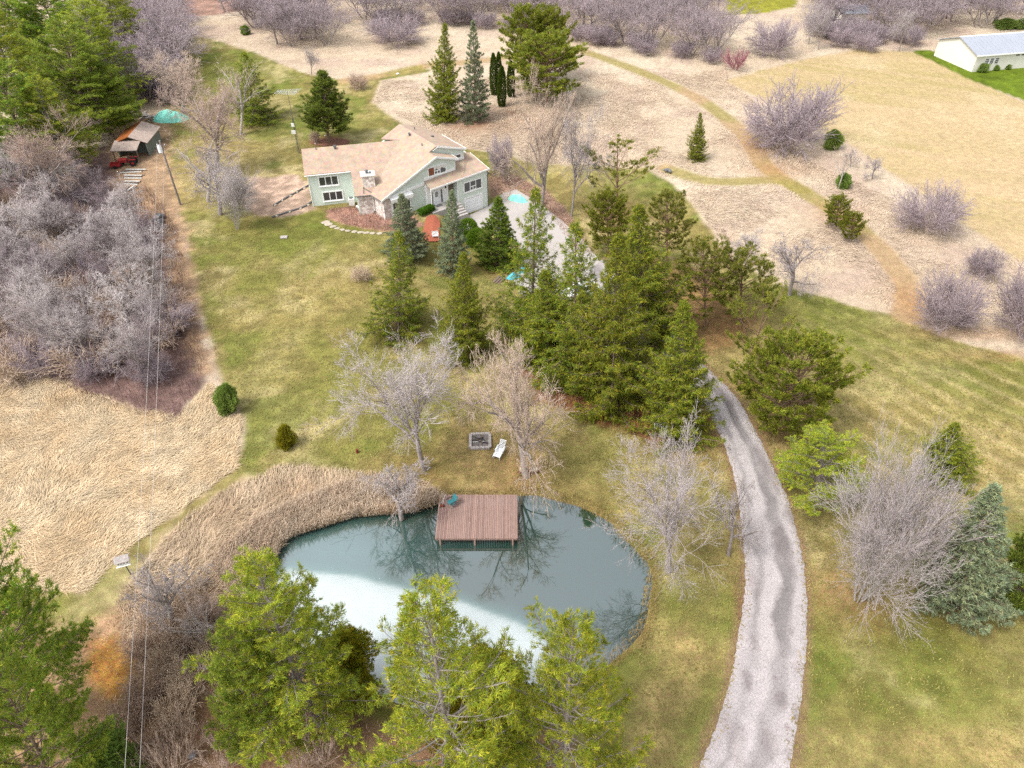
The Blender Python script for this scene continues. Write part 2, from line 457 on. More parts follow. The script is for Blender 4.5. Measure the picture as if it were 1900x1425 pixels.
for px, py, rx, ry, a in ((600, 560, 8, 8, .55), (1800, 800, 9, 5, .7), (1850, 870, 5, 3, .8), (1780, 1380, 6, 1.2, .9), (1880, 1400, 5, 1.0, .9), (1275, 1210, 2.2, 2.5, 1.0), (1230, 1300, 2.0, 1.6, 1.1), (1210, 1380, 2.0, 1.4, 1.1), (940, 560, 4, 5, .5), (960, 850, 6, 3, .6),
                          (780, 870, 8, 2.5, .5), (1100, 860, 7, 4, .45), (1150, 640, 8, 8, .5), (330, 360, 2.5, 10, .7), (400, 290, 7, 12, .55), (1380, 700, 3, 9, .6), (1320, 880, 3, 5, .6), (1370, 1000, 2, 5, .6), (1560, 1080, 4, 2, .6), (1100, 340, 5, 8, .6), (1600, 680, 6, 4, .3),
                          (1690, 770, 6, 4, .4), (660, 720, 9, 6, .35), (1870, 600, 12, 3, .6)):
    cl = blend(cl, g2_, spot(px, py, rx, ry) * a * (0.35 + 1.1 * n2))
# mower stripes on the slope east of the drive
sx, sy = at(1800, 800)[:2]
msk = np.exp(-(((X - sx) / 22) ** 2 + ((Y - sy) / 16) ** 2))
stripe = 0.5 + 0.5 * np.sin((X * 0.78 + Y * 0.63) * 2 * math.pi / 2.3 + 3 * n1)
cl = blend(cl, lin(226, 202, 140), smooth(0.55, 0.95, stripe * (0.4 + n2)) * msk * 0.6)
cl = cl * .91 + cl.mean(-1, keepdims=True) * .09
C = blend(C, cl, wl)
for nm_, col, soft, rough, ns, a in (
        ('reedtan', lin(208, 184, 152), 0.9, 1.2, 8, 1), ('thicketfloor', lin(148, 120, 112), 0.8, 1.4, 10, 1), ('meadow', lin(234, 208, 168), 0.5, 1.0, 12, 1),
        ('litterSW', lin(186, 150, 118), 1.2, 2.2, 13, .9), ('barnlawn', lin(118, 138, 36), 0.3, 0.3, 14, 1), ('farlawn', lin(168, 165, 62), 0.6, 1, 15, 1),
        ('litterSpruce', lin(165, 105, 72), 0.9, 1.6, 16, .95), ('litterpines', lin(160, 120, 84), 1.5, 2, 17, .8), ('bedW', lin(212, 182, 160), 0.6, 1.0, 18, 1),
        ('bedChim', lin(192, 148, 128), 0.3, 0.5, 19, 1), ('bedE', lin(196, 160, 138), 0.6, 0.8, 20, .95), ('worn', lin(188, 158, 110), 2, 2.5, 21, .75),
        ('dirtshed', lin(200, 165, 130), 0.8, 1.4, 22, .9), ('orange', lin(214, 150, 50), 0.7, 0.8, 24, .7), ('farmfield', lin(196, 158, 140), 0.8, 0.5, 25, 1)):
    wq = edge(nm_, soft, rough, ns, 1.6 if soft < 1 else 2.6) * a
    cc = np.zeros_like(C) + col
    cc = blend(cc, col * 1.28, smooth(0.5, 0.75, n3)); cc = blend(cc, col * 0.62, smooth(0.52, 0.75, n2) * 0.8)
    C = blend(C, cc, wq)
for pts, wd in trails:
    d = line_d(X, Y, spline(pts, 2)) + 0.8 * (n2 - 0.5)
    tcol = blend(np.zeros_like(C) + lin(205, 172, 128), lin(180, 165, 95), smooth(0.42, 0.6, n1))
    C = blend(C, tcol, smooth(wd + 0.6, wd - 0.5, d) * 0.85)
# orange-brown worn stretch of the trail
for px, py, rx, ry, a in ((1440, 315, 5, 3.2, .7), (1400, 270, 3, 4, .6), (1560, 400, 4, 4, .55), (1690, 560, 2.5, 4, .7), (1870, 620, 12, 1.4, .5), (1850, 660, 10, 1.2, .4)):
    C = blend(C, lin(205, 158, 112), spot(px, py, rx, ry) * a)
# needle and leaf litter lying under each big evergreen and beside the drive
for px, py, r, a in ((735, 612, 2.6, .5), (868, 655, 2.2, .5), (1255, 795, 3.6, .7), (1450, 800, 3, .5), (920, 492, 3, .8), (1760, 1120, 3, .35), (610, 262, 2.6, .9), (975, 885, 2.5, .5), (785, 872, 2.2, .4),
                     (1385, 715, 2, .4), (1145, 400, 3.5, .6), (870, 232, 7, .55), (960, 215, 7, .5), (1010, 420, 3, .4), (1595, 1120, 3, .6), (490, 1340, 4, .6), (860, 1380, 4, .5), (1380, 590, 6, .3)):
    C = blend(C, lin(160, 108, 78), spot(px, py, r, r) * a * (0.5 + n2))
C *= (1 + (0.40 * (0.3 + 0.7 * wl)) * (smooth(.25, .75, n3) - .5))[..., None]
_dd = np.minimum(line_d(X, Y, spline(left, 1)), line_d(X, Y, spline(right, 1)))
C = blend(C, lin(172, 138, 112), smooth(0.75, 0.1, _dd + .7 * (n2 - .5)) * .75)
C = blend(C, lin(150, 105, 80), np.maximum(spot(1378, 900, .5, 5), spot(1385, 1160, .5, 4)) * .5)
# wet, darker bank
C = blend(C, lin(176, 150, 96), smooth(-1.1, -0.3, sdp + 0.5 * (n2 - .5)) * 0.6)
C = blend(C, lin(90, 75, 50), smooth(-0.35, -0.05, sdp) * 0.8)
ny, nx = X.shape
V = np.stack([X, Y, Z], -1).reshape(-1, 3)
idx = np.arange(ny * nx).reshape(ny, nx)
Q = np.stack([idx[:-1, :-1], idx[:-1, 1:], idx[1:, 1:], idx[1:, :-1]], -1).reshape(-1, 4)

def ground_mat():
    m = mat('ground', None, 0.95, 0.20, 1.3, attr=True, spec=0.1, detail=8)
    nt = m.node_tree; N, L = nt.nodes, nt.links
    bs = N['Principled BSDF']; old = bs.inputs['Base Color'].links[0].from_socket
    tc = N.new('ShaderNodeTexCoord')
    a = N.new('ShaderNodeTexNoise'); a.inputs['Scale'].default_value = 9; a.inputs['Detail'].default_value = 6; a.inputs['Roughness'].default_value = 0.8
    L.new(tc.outputs['Object'], a.inputs[0])
    r = N.new('ShaderNodeMapRange'); r.inputs[1].default_value, r.inputs[2].default_value, r.inputs[3].default_value, r.inputs[4].default_value = 0.32, 0.68, 0.62, 1.38
    L.new(a.outputs[0], r.inputs[0])
    s = N.new('ShaderNodeVectorMath'); s.operation = 'SCALE'; L.new(old, s.inputs[0]); L.new(r.outputs[0], s.inputs['Scale'])
    # tufts of yellower and greener blades
    c = N.new('ShaderNodeTexNoise'); c.inputs['Scale'].default_value = 2.7; c.inputs['Detail'].default_value = 7; c.inputs['Roughness'].default_value = 0.7
    L.new(tc.outputs['Object'], c.inputs[0])
    h = N.new('ShaderNodeHueSaturation'); r2 = N.new('ShaderNodeMapRange')
    r2.inputs[1].default_value, r2.inputs[2].default_value, r2.inputs[3].default_value, r2.inputs[4].default_value = 0.35, 0.65, 0.478, 0.522
    L.new(c.outputs[0], r2.inputs[0]); L.new(r2.outputs[0], h.inputs['Hue']); L.new(s.outputs[0], h.inputs['Color'])
    L.new(h.outputs[0], bs.inputs['Base Color'])
    b = N.new('ShaderNodeBump'); b.inputs['Strength'].default_value = 0.6; b.inputs['Distance'].default_value = 0.12
    L.new(a.outputs[0], b.inputs['Height']); L.new(b.outputs[0], bs.inputs['Normal'])
    return m
me = npmesh('ground', V, Q, C.reshape(-1, 3), ground_mat())
me.polygons.foreach_set('use_smooth', [True] * len(me.polygons))
tag(link('ground', me), kind='structure')

# ------------------------------------------------------------------ pond: water with rotten ice over its near half
def pond():
    xs = np.arange(min(p[0] for p in POND) - 1.2, max(p[0] for p in POND) + 1.5, 0.3)
    ys = np.arange(min(p[1] for p in POND) - 1.2, max(p[1] for p in POND) + 1.5, 0.3)
    x, y = np.meshgrid(xs, ys)
    ice = W((470, 1058), (540, 1062), (600, 1066), (680, 1078), (760, 1100), (850, 1122), (930, 1150), (1000, 1190), (1020, 1215), (1010, 1400), (400, 1400), (440, 1100))
    sd_ = poly_sd(x, y, ice) + 0.9 * (fbm(x / 3.2, y / 3.2, 3, 4) - 0.5)
    wice = smooth(-1.8, 1.0, sd_) * 0.65 + smooth(-0.8, -0.2, sd_) * 0.35
    wthin = smooth(-5, 1, sd_) * 0.5
    c = np.zeros(x.shape + (3,)) + np.array([0.006, 0.034, 0.026])
    gx_, gy_, _ = at(850, 1080)
    c = blend(c, np.array([0.003, 0.024, 0.012]), np.exp(-(((x - gx_) / 5) ** 2 + ((y - gy_) / 1.8) ** 2)) * 0.8)
    gx_, gy_, _ = at(620, 1020)
    c = blend(c, np.array([0.045, 0.11, 0.105]), np.exp(-(((x - gx_) / 6) ** 2 + ((y - gy_) / 3) ** 2)) * 0.9)
    ci = blend(np.zeros_like(c) + np.array([0.10, 0.25, 0.22]), np.array([0.262, 0.318, 0.32]), smooth(0.15, 0.9, wice))
    ci *= (0.9 + 0.2 * fbm(x / .8, y / .8, 8, 3))[..., None]
    c = blend(c, ci, wice)
    ny, nx = x.shape
    V = np.stack([x, y, np.full(x.shape, -0.30)], -1).reshape(-1, 3)
    idx = np.arange(ny * nx).reshape(ny, nx)
    Q = np.stack([idx[:-1, :-1], idx[:-1, 1:], idx[1:, 1:], idx[1:, :-1]], -1).reshape(-1, 4)
    m = mat('pond_water', None, 0.03, 0.05, 0.8, attr=True, spec=1.0)
    bs = m.node_tree.nodes['Principled BSDF']; N, L = m.node_tree.nodes, m.node_tree.links
    bs.inputs['IOR'].default_value = 2.3
    me = npmesh('pond_water', V, Q, c.reshape(-1, 3), m)
    a = me.attributes.new('ice', 'FLOAT', 'POINT'); a.data.foreach_set('value', wice.ravel().astype(np.float32))
    an = N.new('ShaderNodeAttribute'); an.attribute_name = 'ice'
    r = N.new('ShaderNodeMapRange'); r.inputs[1].default_value, r.inputs[2].default_value, r.inputs[3].default_value, r.inputs[4].default_value = 0.02, 0.7, 0.02, 0.6
    L.new(an.outputs['Fac'], r.inputs[0]); L.new(r.outputs[0], bs.inputs['Roughness'])
    # fine flecks of grit and snow grains on the ice
    old = bs.inputs['Base Color'].links[0].from_socket
    tc = N.new('ShaderNodeTexCoord'); nn = N.new('ShaderNodeTexNoise'); nn.inputs['Scale'].default_value = 5; nn.inputs['Detail'].default_value = 8; nn.inputs['Roughness'].default_value = .85
    L.new(tc.outputs['Object'], nn.inputs[0])
    q = N.new('ShaderNodeMapRange'); q.inputs[1].default_value, q.inputs[2].default_value, q.inputs[3].default_value, q.inputs[4].default_value = 0.36, 0.46, 0.72, 1.0
    L.new(nn.outputs[0], q.inputs[0])
    s = N.new('ShaderNodeVectorMath'); s.operation = 'SCALE'; L.new(old, s.inputs[0]); L.new(q.outputs[0], s.inputs['Scale'])
    mx = N.new('ShaderNodeMix'); mx.data_type = 'RGBA'; L.new(an.outputs['Fac'], mx.inputs[0]); L.new(old, mx.inputs[6]); L.new(s.outputs[0], mx.inputs[7])
    L.new(mx.outputs[2], bs.inputs['Base Color'])
    b = N.new('ShaderNodeBump'); b.inputs['Strength'].default_value = 0.02; b.inputs['Distance'].default_value = 0.02
    n2 = N.new('ShaderNodeTexNoise'); n2.inputs['Scale'].default_value = 1.6; n2.inputs['Detail'].default_value = 2
    L.new(tc.outputs['Object'], n2.inputs[0]); L.new(n2.outputs[0], b.inputs['Height']); L.new(b.outputs[0], bs.inputs['Normal'])
    tag(link('pond_water', me), kind='structure')
pond()

# ------------------------------------------------------------------ drive and parking pad
_ = None
def ribbon(name, L_, R2, nacross, lift, m, rough=0.10):
    L_, R2 = spline(L_, 0.5), spline(R2, 0.5)
    n = 420
    def res(P):
        d = np.r_[0, np.cumsum(np.linalg.norm(np.diff(P, axis=0), axis=1))]
        t = np.linspace(0, d[-1], n)
        return np.stack([np.interp(t, d, P[:, 0]), np.interp(t, d, P[:, 1])], -1)
    L_, R2 = res(L_), res(R2)
    rows = []
    for k in range(nacross + 1):
        t = k / nacross
        P = L_ * (1 - t) + R2 * t
        if k in (0, nacross):
            q = np.arange(n)
            P = P + (L_ - R2) / np.linalg.norm(L_ - R2, axis=1)[:, None] * (rough * 2 * (fbm(q / 2.2, q * 0 + k, 3, 4) - 0.5))[:, None]
        rows.append(P)
    P = np.stack(rows, 1)
    edgew = np.ones(nacross + 1); edgew[0] = edgew[-1] = 0
    Zr = terrain(P[..., 0], P[..., 1]) + 0.055 + (lift) * edgew[None, :] - 0.03 * (1 - edgew[None, :])
    V = np.concatenate([P, Zr[..., None]], -1).reshape(-1, 3)
    idx = np.arange(n * (nacross + 1)).reshape(n, nacross + 1)
    Q = np.stack([idx[:-1, :-1], idx[:-1, 1:], idx[1:, 1:], idx[1:, :-1]], -1).reshape(-1, 4)
    me = npmesh(name, V, Q, None, m)
    uv = me.uv_layers.new(name='UVMap')
    u = np.tile(np.linspace(0, 1, nacross + 1), (n, 1)).ravel(); v = np.repeat(np.arange(n) * 0.2, nacross + 1)
    UV = np.stack([u, v], -1)[Q.ravel()]
    uv.data.foreach_set('uv', UV.astype(np.float32).ravel())
    return link(name, me)
def drive_mat():
    m = mat('worn_asphalt', None, 0.9, 0.10, 0.9, detail=8, attr=True)
    nt = m.node_tree; N, L = nt.nodes, nt.links
    bs = N['Principled BSDF']; old = bs.inputs['Base Color'].links[0].from_socket
    uv = N.new('ShaderNodeUVMap'); sp = N.new('ShaderNodeSeparateXYZ'); L.new(uv.outputs[0], sp.inputs[0])
    tc = N.new('ShaderNodeTexCoord')
    # two wheel tracks, gravel worn off: darker
    wob = N.new('ShaderNodeTexNoise'); wob.inputs['Scale'].default_value = 0.35; wob.inputs['Detail'].default_value = 5; L.new(tc.outputs['Object'], wob.inputs[0])
    ad = N.new('ShaderNodeMath'); ad.operation = 'MULTIPLY_ADD'; ad.inputs[1].default_value = 0.45; L.new(wob.outputs[0], ad.inputs[0]); L.new(sp.outputs[0], ad.inputs[2])
    r = N.new('ShaderNodeValToRGB'); e = r.color_ramp.elements
    e[0].position, e[0].color = 0.22, (1.02, 1.0, 1.0, 1); e[1].position, e[1].color = 1.2, (1, 1, 1, 1)
    for p, c in ((0.30, 1.0), (0.38, 0.66), (0.46, 1.05), (0.60, 1.1), (0.68, 0.5), (0.80, 0.58), (0.88, 1.0)):
        k = e.new(p); k.color = (c, c, c, 1)
    dv = N.new('ShaderNodeMath'); dv.operation = 'MULTIPLY'; dv.inputs[1].default_value = 0.83; L.new(ad.outputs[0], dv.inputs[0]); L.new(dv.outputs[0], r.inputs[0])
    # how strongly the tracks show changes along the drive
    mk = N.new('ShaderNodeTexNoise'); mk.inputs['Scale'].default_value = 0.16; mk.inputs['Detail'].default_value = 3; L.new(tc.outputs['Object'], mk.inputs[0])
    mkr = N.new('ShaderNodeMapRange'); mkr.inputs[1].default_value, mkr.inputs[2].default_value = 0.36, 0.58; mkr.inputs[3].default_value = .45; L.new(mk.outputs[0], mkr.inputs[0])
    m1 = N.new('ShaderNodeMix'); m1.data_type = 'RGBA'; m1.blend_type = 'MULTIPLY'; L.new(mkr.outputs[0], m1.inputs[0]); L.new(old, m1.inputs[6]); L.new(r.outputs[0], m1.inputs[7])
    # dark patches of old tar
    pn = N.new('ShaderNodeTexNoise'); pn.inputs['Scale'].default_value = 0.85; pn.inputs['Detail'].default_value = 6; pn.inputs['Roughness'].default_value = 0.6; L.new(tc.outputs['Object'], pn.inputs[0])
    pr = N.new('ShaderNodeMapRange'); pr.inputs[1].default_value, pr.inputs[2].default_value, pr.inputs[4].default_value = 0.64, 0.70, 0.6; L.new(pn.outputs[0], pr.inputs[0])
    m2 = N.new('ShaderNodeMix'); m2.data_type = 'RGBA'; L.new(pr.outputs[0], m2.inputs[0]); L.new(m1.outputs[2], m2.inputs[6]); m2.inputs[7].default_value = (*lin(165, 145, 148), 1)
    # crazed cracks
    v = N.new('ShaderNodeTexVoronoi'); v.feature = 'DISTANCE_TO_EDGE'; v.inputs['Scale'].default_value = 4.5; v.inputs['Randomness'].default_value = 1
    wrp = N.new('ShaderNodeTexNoise'); wrp.inputs['Scale'].default_value = 2.5; L.new(tc.outputs['Object'], wrp.inputs[0])
    va = N.new('ShaderNodeVectorMath'); va.operation = 'MULTIPLY_ADD'; va.inputs[1].default_value = (.3, .3, .3); L.new(wrp.outputs[1], va.inputs[0]); L.new(tc.outputs['Object'], va.inputs[2]); L.new(va.outputs[0], v.inputs[0])
    cr = N.new('ShaderNodeMapRange'); cr.inputs[2].default_value, cr.inputs[3].default_value, cr.inputs[4].default_value = 0.045, 0.62, 1.0; L.new(v.outputs['Distance'], cr.inputs[0])
    gr = N.new('ShaderNodeTexNoise'); gr.inputs['Scale'].default_value = 14; gr.inputs['Detail'].default_value = 4; gr.inputs['Roughness'].default_value = .8; L.new(tc.outputs['Object'], gr.inputs[0])
    gm = N.new('ShaderNodeMapRange'); gm.inputs[1].default_value, gm.inputs[2].default_value, gm.inputs[3].default_value, gm.inputs[4].default_value = .3, .7, .76, 1.24; L.new(gr.outputs[0], gm.inputs[0])
    mm = N.new('ShaderNodeMath'); mm.operation = 'MULTIPLY'; L.new(cr.outputs[0], mm.inputs[0]); L.new(gm.outputs[0], mm.inputs[1])
    s = N.new('ShaderNodeVectorMath'); s.operation = 'SCALE'; L.new(m2.outputs[2], s.inputs[0]); L.new(mm.outputs[0], s.inputs['Scale'])
    L.new(s.outputs[0], bs.inputs['Base Color'])
    b = N.new('ShaderNodeBump'); b.inputs['Strength'].default_value = 0.5; b.inputs['Distance'].default_value = 0.03; L.new(mm.outputs[0], b.inputs['Height']); L.new(b.outputs[0], bs.inputs['Normal'])
    return m
drv = ribbon('driveway', left, right, 24, 0.03, drive_mat(), 0.16)
_v = np.empty(len(drv.data.vertices) * 3, np.float32); drv.data.vertices.foreach_get('co', _v); _v = _v.reshape(-1, 3)
_k = np.ones(len(_v))
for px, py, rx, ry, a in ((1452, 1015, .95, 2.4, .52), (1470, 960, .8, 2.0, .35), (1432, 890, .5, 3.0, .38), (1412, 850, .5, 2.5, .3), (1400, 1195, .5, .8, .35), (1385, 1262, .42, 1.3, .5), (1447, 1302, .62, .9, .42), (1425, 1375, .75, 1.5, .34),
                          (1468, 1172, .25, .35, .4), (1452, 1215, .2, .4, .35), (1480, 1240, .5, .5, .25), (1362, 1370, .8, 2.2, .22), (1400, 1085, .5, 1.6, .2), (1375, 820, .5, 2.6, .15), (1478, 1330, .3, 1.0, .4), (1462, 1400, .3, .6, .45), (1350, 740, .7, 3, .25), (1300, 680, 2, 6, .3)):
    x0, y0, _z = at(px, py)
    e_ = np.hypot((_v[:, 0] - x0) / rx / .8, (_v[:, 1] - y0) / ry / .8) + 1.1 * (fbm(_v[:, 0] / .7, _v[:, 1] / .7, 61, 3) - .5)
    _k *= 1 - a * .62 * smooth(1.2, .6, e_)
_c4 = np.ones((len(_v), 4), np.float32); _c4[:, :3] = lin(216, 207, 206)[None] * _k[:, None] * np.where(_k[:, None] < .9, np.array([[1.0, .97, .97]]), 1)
_ca = drv.data.color_attributes.new('Col', 'FLOAT_COLOR', 'POINT'); _ca.data.foreach_set('color', _c4.ravel())
tag(drv, kind='structure')

def sheet(name, poly, m, lift, step=0.6, kind='structure', thick=None, parent=None):
    """a draped sheet cut to a polygon"""
    P = np.array(poly); x0, y0 = P.min(0) - step; x1, y1 = P.max(0) + step
    import bmesh
    bm = bmesh.new()
    vs = [bm.verts.new((p[0], p[1], 0)) for p in P]
    bm.faces.new(vs)
    for c in np.arange(x0, x1, step * 1.7):
        bmesh.ops.bisect_plane(bm, geom=bm.verts[:] + bm.edges[:] + bm.faces[:], plane_co=(c, 0, 0), plane_no=(1, 0, 0))
    for c in np.arange(y0, y1, step * 1.7):
        bmesh.ops.bisect_plane(bm, geom=bm.verts[:] + bm.edges[:] + bm.faces[:], plane_co=(0, c, 0), plane_no=(0, 1, 0))
    for v in bm.verts: v.co.z = float(terrain(v.co.x, v.co.y)) + lift
    for f in bm.faces:
        if f.normal.z < 0: f.normal_flip()
    me = bpy.data.meshes.new(name); bm.to_mesh(me); bm.free(); me.materials.append(m)
    return tag(link(name, me, parent), kind=kind)
pad = W((842, 408), (862, 404), (905, 384), (935, 358), (958, 352), (992, 372), (1040, 408), (1080, 445), (1108, 478), (1122, 500), (1130, 535), (1080, 552), (1010, 560), (962, 545), (950, 512), (972, 470), (945, 440), (905, 424), (868, 428))
sheet('parking_pad', pad, M['concrete'], 0.075, 1.2)
mul = spline(W((791, 405), (808, 401), (817, 416), (815, 434), (819, 447), (806, 450), (790, 448), (785, 432), (788, 417), (791, 405)), 0.6)[:-1]
sheet('mulch_bed', mul, M['mulch'], 0.17, 0.5)

# ------------------------------------------------------------------ the house
TH2 = math.radians(37.0)
U2, B2, O2 = np.array([math.cos(TH2), math.sin(TH2)]), np.array([-math.sin(TH2), math.cos(TH2)]), np.array([-17.11, 85.79])
TH1 = math.radians(13.6)
U1, B1, O1 = np.array([math.cos(TH1), math.sin(TH1)]), np.array([-math.sin(TH1), math.cos(TH1)]), np.array([-20.4, 87.1])
def fr2(p): q = O2 + U2 * p[0] + B2 * p[1]; return (q[0], q[1], p[2])          # main wing: a along the front, b to the back
def fr1(p): q = O1 + U1 * p[0] + B1 * p[1]; return (q[0], q[1], p[2])          # west wing: s along the front, t to the back
zA = lambda q: 3.0 + 0.41 * float((np.array(q) - O1) @ B1)
zB = lambda q: 3.05 + 0.43 * float((np.array(q) - O2) @ U2)
def valley(z):
    return np.linalg.solve(np.array([B1, U2]), np.array([(z - 3.0) / 0.41 + O1 @ B1, (z - 3.05) / 0.43 + O2 @ U2]))
p1 = lambda s, t: O1 + U1 * s + B1 * t
p2 = lambda a, b: O2 + U2 * a + B2 * b
V0, V1 = valley(2.95), valley(6.485)
LB = 11.3
house = empty('house', (O2[0], O2[1], 0), TH2, 'pale green split level house with tan shingled roofs and stone chimney', 'house')
A3 = lambda q: (q[0], q[1], zA(q)); B3 = lambda q: (q[0], q[1], zB(q))
rf = MB()
rf.prism([A3(q) for q in (p1(-6.35, 8.5), p1(-6.35, 4.1), p1(-0.28, 4.1), p1(-0.28, -0.12), V0, V1)], 0.16)
s1 = float((V1 - O1) @ U1)
rf.prism([(*p1(-6.35, 8.5), 6.485), (*p1(s1, 8.5), 6.485), (*p1(s1 + 4, 13.0), 4.6), (*p1(-6.35, 13.0), 4.6)][::-1], 0.16)
rf.build('west_roof', M['shingle'], house)
rf = MB()
rf.prism([B3(q) for q in (V0, p2(-0.1, -0.4), p2(8.6, -0.4), p2(8.6, 1.45), p2(9.9, 1.45), p2(9.9, LB), p2(6.8, LB), V1)], 0.16)
rf.build('main_roof', M['shingle'], house)
r2 = MB(fr2)
r2.prism([(8.6, -0.4, 6.748), (12.0, -0.4, 5.66), (12.0, 1.45, 5.66), (8.6, 1.45, 6.748)], 0.16)
r2.build('gable_roof', M['shingle'], house)
r2 = MB(fr2)
r2.prism([(9.9, 1.45, 7.307), (14.5, 1.45, 5.85), (14.5, 7.5, 5.85), (13.2, LB, 6.26), (9.9, LB, 7.307)], 0.16)
r2.build('upper_roof', M['shingle'], house)
r2 = MB(fr2)
r2.prism([(6.7, 0.02, 3.72), (6.7, -1.62, 3.18), (11.85, -1.62, 3.38), (11.85, 0.02, 3.98)], 0.14)
r2.build('porch_roof', M['shingle'], house)
r2 = MB(fr2)
r2.prism([(11.9, 1.66, 4.28), (11.9, -1.66, 3.42), (16.2, -1.66, 3.55), (16.2, 3.0, 4.3), (14.25, 4.2, 4.5), (14.25, 1.66, 4.3)], 0.14)
r2.build('garage_roof', M['shingle'], house)

# walls
wl_ = MB(fr1)
wl_.wall([(-5.95, -0.4), (-5.95, 4.72 - 0.05), (-0.02, 4.72 - 0.05), (-0.02, -0.4)], 'y', (4.4, 4.6))
wl_.wall([(4.6, -0.4), (4.6, 4.7), (8.5, 6.28), (12.7, 4.6), (12.7, -0.4)], 'x', (-5.95, -5.75))
wl_.wall([(0.3, -0.4), (0.3, 2.95), (4.5, 4.7), (4.5, -0.4)], 'x', (-0.02, 0.18))
wl_.wall([(-5.7, -0.4), (-5.7, 4.6), (9, 4.6), (9, -0.4)], 'y', (12.5, 12.7))
wl_.build('west_wall', M['siding'], house)
w2 = MB(fr2)
w2.wall([(1.5, -0.6), (1.5, 3.5), (8.6, 6.55), (11.72, 5.56), (11.72, -2.6), (6.7, -2.6)], 'y', (0.0, 0.2))
w2.wall([(0.2, 3.0), (1.45, 3.0), (1.45, 5.5), (0.2, 5.5)], 'x', (11.52, 11.72))
w2.build('gable_wall', M['siding'], house)
w2 = MB(fr2)
w2.wall([(8.0, 4.0), (8.0, 6.2), (9.9, 7.1), (14.2, 5.75), (14.2, -2.6), (11.75, -2.6), (11.75, 4.0)], 'y', (1.7, 1.9))
w2.wall([(1.9, -2.6), (1.9, 5.74), (LB - .3, 5.74), (LB - .3, -2.6)], 'x', (14.0, 14.2))
w2.wall([(4.0, -2.6), (4.0, 4.5), (9.9, 7.0), (14, 5.7), (14, -2.6)], 'y', (LB - .5, LB - .3))
w2.build('upper_wall', M['siding'], house)
w2 = MB(fr2)
w2.wall([(11.05, -2.7), (11.05, 3.25), (15.95, 3.40), (15.95, -2.7)], 'y', (-1.4, -1.2))
w2.wall([(-1.2, -2.7), (-1.2, 3.4), (3.0, 4.1), (4.0, 4.3), (4.0, -2.7)], 'x', (15.75, 15.95))
w2.wall([(-1.2, -2.7), (-1.2, 3.2), (0.0, 3.6), (0.0, -2.7)], 'x', (11.05, 11.25))
w2.build('garage_wall', M['siding'], house)
st_ = MB()
c0 = p1(0.2, 0.28); cV = V0 + (p2(0.35, 0) - p2(-0.1, 0)) * 0.8 + B1 * 0.3
cA = p2(0.35, 0.0)
def vwall(mb, a, b, z0, za, zb, th=0.2):
    a, b = np.array(a), np.array(b); d = (b - a) / np.linalg.norm(b - a); n = np.array([-d[1], d[0]]) * th
    mb.add([(*a, z0), (*b, z0), (*b, zb), (*a, za), (*(a + n), z0), (*(b + n), z0), (*(b + n), zb), (*(a + n), za)],
           [(0, 1, 2, 3), (7, 6, 5, 4), (0, 4, 5, 1), (1, 5, 6, 2), (2, 6, 7, 3), (3, 7, 4, 0)])
vwall(st_, c0, cV, -0.4, 2.95, 2.95); vwall(st_, cV, cA, -0.4, 2.95, 2.95)
vwall(st_, cA, p2(1.42, 0), -0.4, 3.0, 3.4)
st_.build('stone_wall', M['stonewall'], house)

# chimney with flashing cap and flue
ch = MB(fr1)
ch.box(1.0, 2.6, 1.05, 2.35, 2.6, 5.0)
chim = ch.build('chimney', M['stonewall'], house)
c_ = MB(fr1); c_.box(0.85, 2.75, 0.9, 2.5, 5.0, 5.14); c_.build('chimney_cap', M['white_old'], chim)
c_ = MB(fr1); c_.tube(fr := (1.7, 1.7, 5.14), (1.7, 1.7, 5.5), 0.17, n=12); c_.tube((1.7, 1.7, 5.5), (1.7, 1.7, 5.62), 0.28, 0.1, n=12); c_.tube((2.15, 1.6, 5.14), (2.15, 1.6, 5.4), 0.12, n=10); c_.build('flue', M['darkgrey'], chim)

# white trim: rakes, fascias, bands, corner boards
t = MB(fr2)
def slab(mb, pts, y0, y1): mb.wall(pts, 'y', (y0, y1))
slab(t, [(-0.15, 2.80), (-0.15, 3.04), (8.6, 6.80), (12.05, 5.69), (12.05, 5.45), (8.6, 6.54)], -0.47, -0.41)
t.build('rake_board', M['white'], house)
t = MB(fr2)
slab(t, [(9.2, 6.80), (9.9, 7.10), (9.9, 7.33), (14.55, 5.88), (14.55, 5.64), (9.95, 7.08)], 1.36, 1.44)
t.wall([(1.4, 5.62), (1.4, 5.88), (7.5, 5.88), (7.5, 5.62)], 'x', (14.51, 14.57))
t.build('upper_rake_board', M['white'], house)
t = MB(fr2)
slab(t, [(0.9, 2.86), (0.9, 3.14), (6.68, 3.62), (6.68, 3.22)], -0.12, -0.01)
slab(t, [(6.7, 3.74), (6.7, 4.22), (11.7, 4.36), (11.7, 4.02)], -0.03, -0.005)
slab(t, [(11.95, 4.32), (11.95, 4.62), (14.3, 4.66), (14.3, 4.34)], 1.64, 1.69)
t.build('band_board', M['white'], house)
t = MB(fr2)
slab(t, [(6.65, 3.0), (6.65, 3.2), (16.25, 3.58), (16.25, 3.38)], -1.70, -1.64)
t.wall([(-1.64, 3.38), (-1.64, 3.57), (3.0, 4.32), (3.0, 4.12)], 'x', (16.2, 16.26))
t.wall([(-0.4, 5.46), (-0.4, 5.67), (1.4, 5.67), (1.4, 5.46)], 'x', (12.01, 12.07))
t.build('fascia', M['white'], house)
t = MB(fr2)
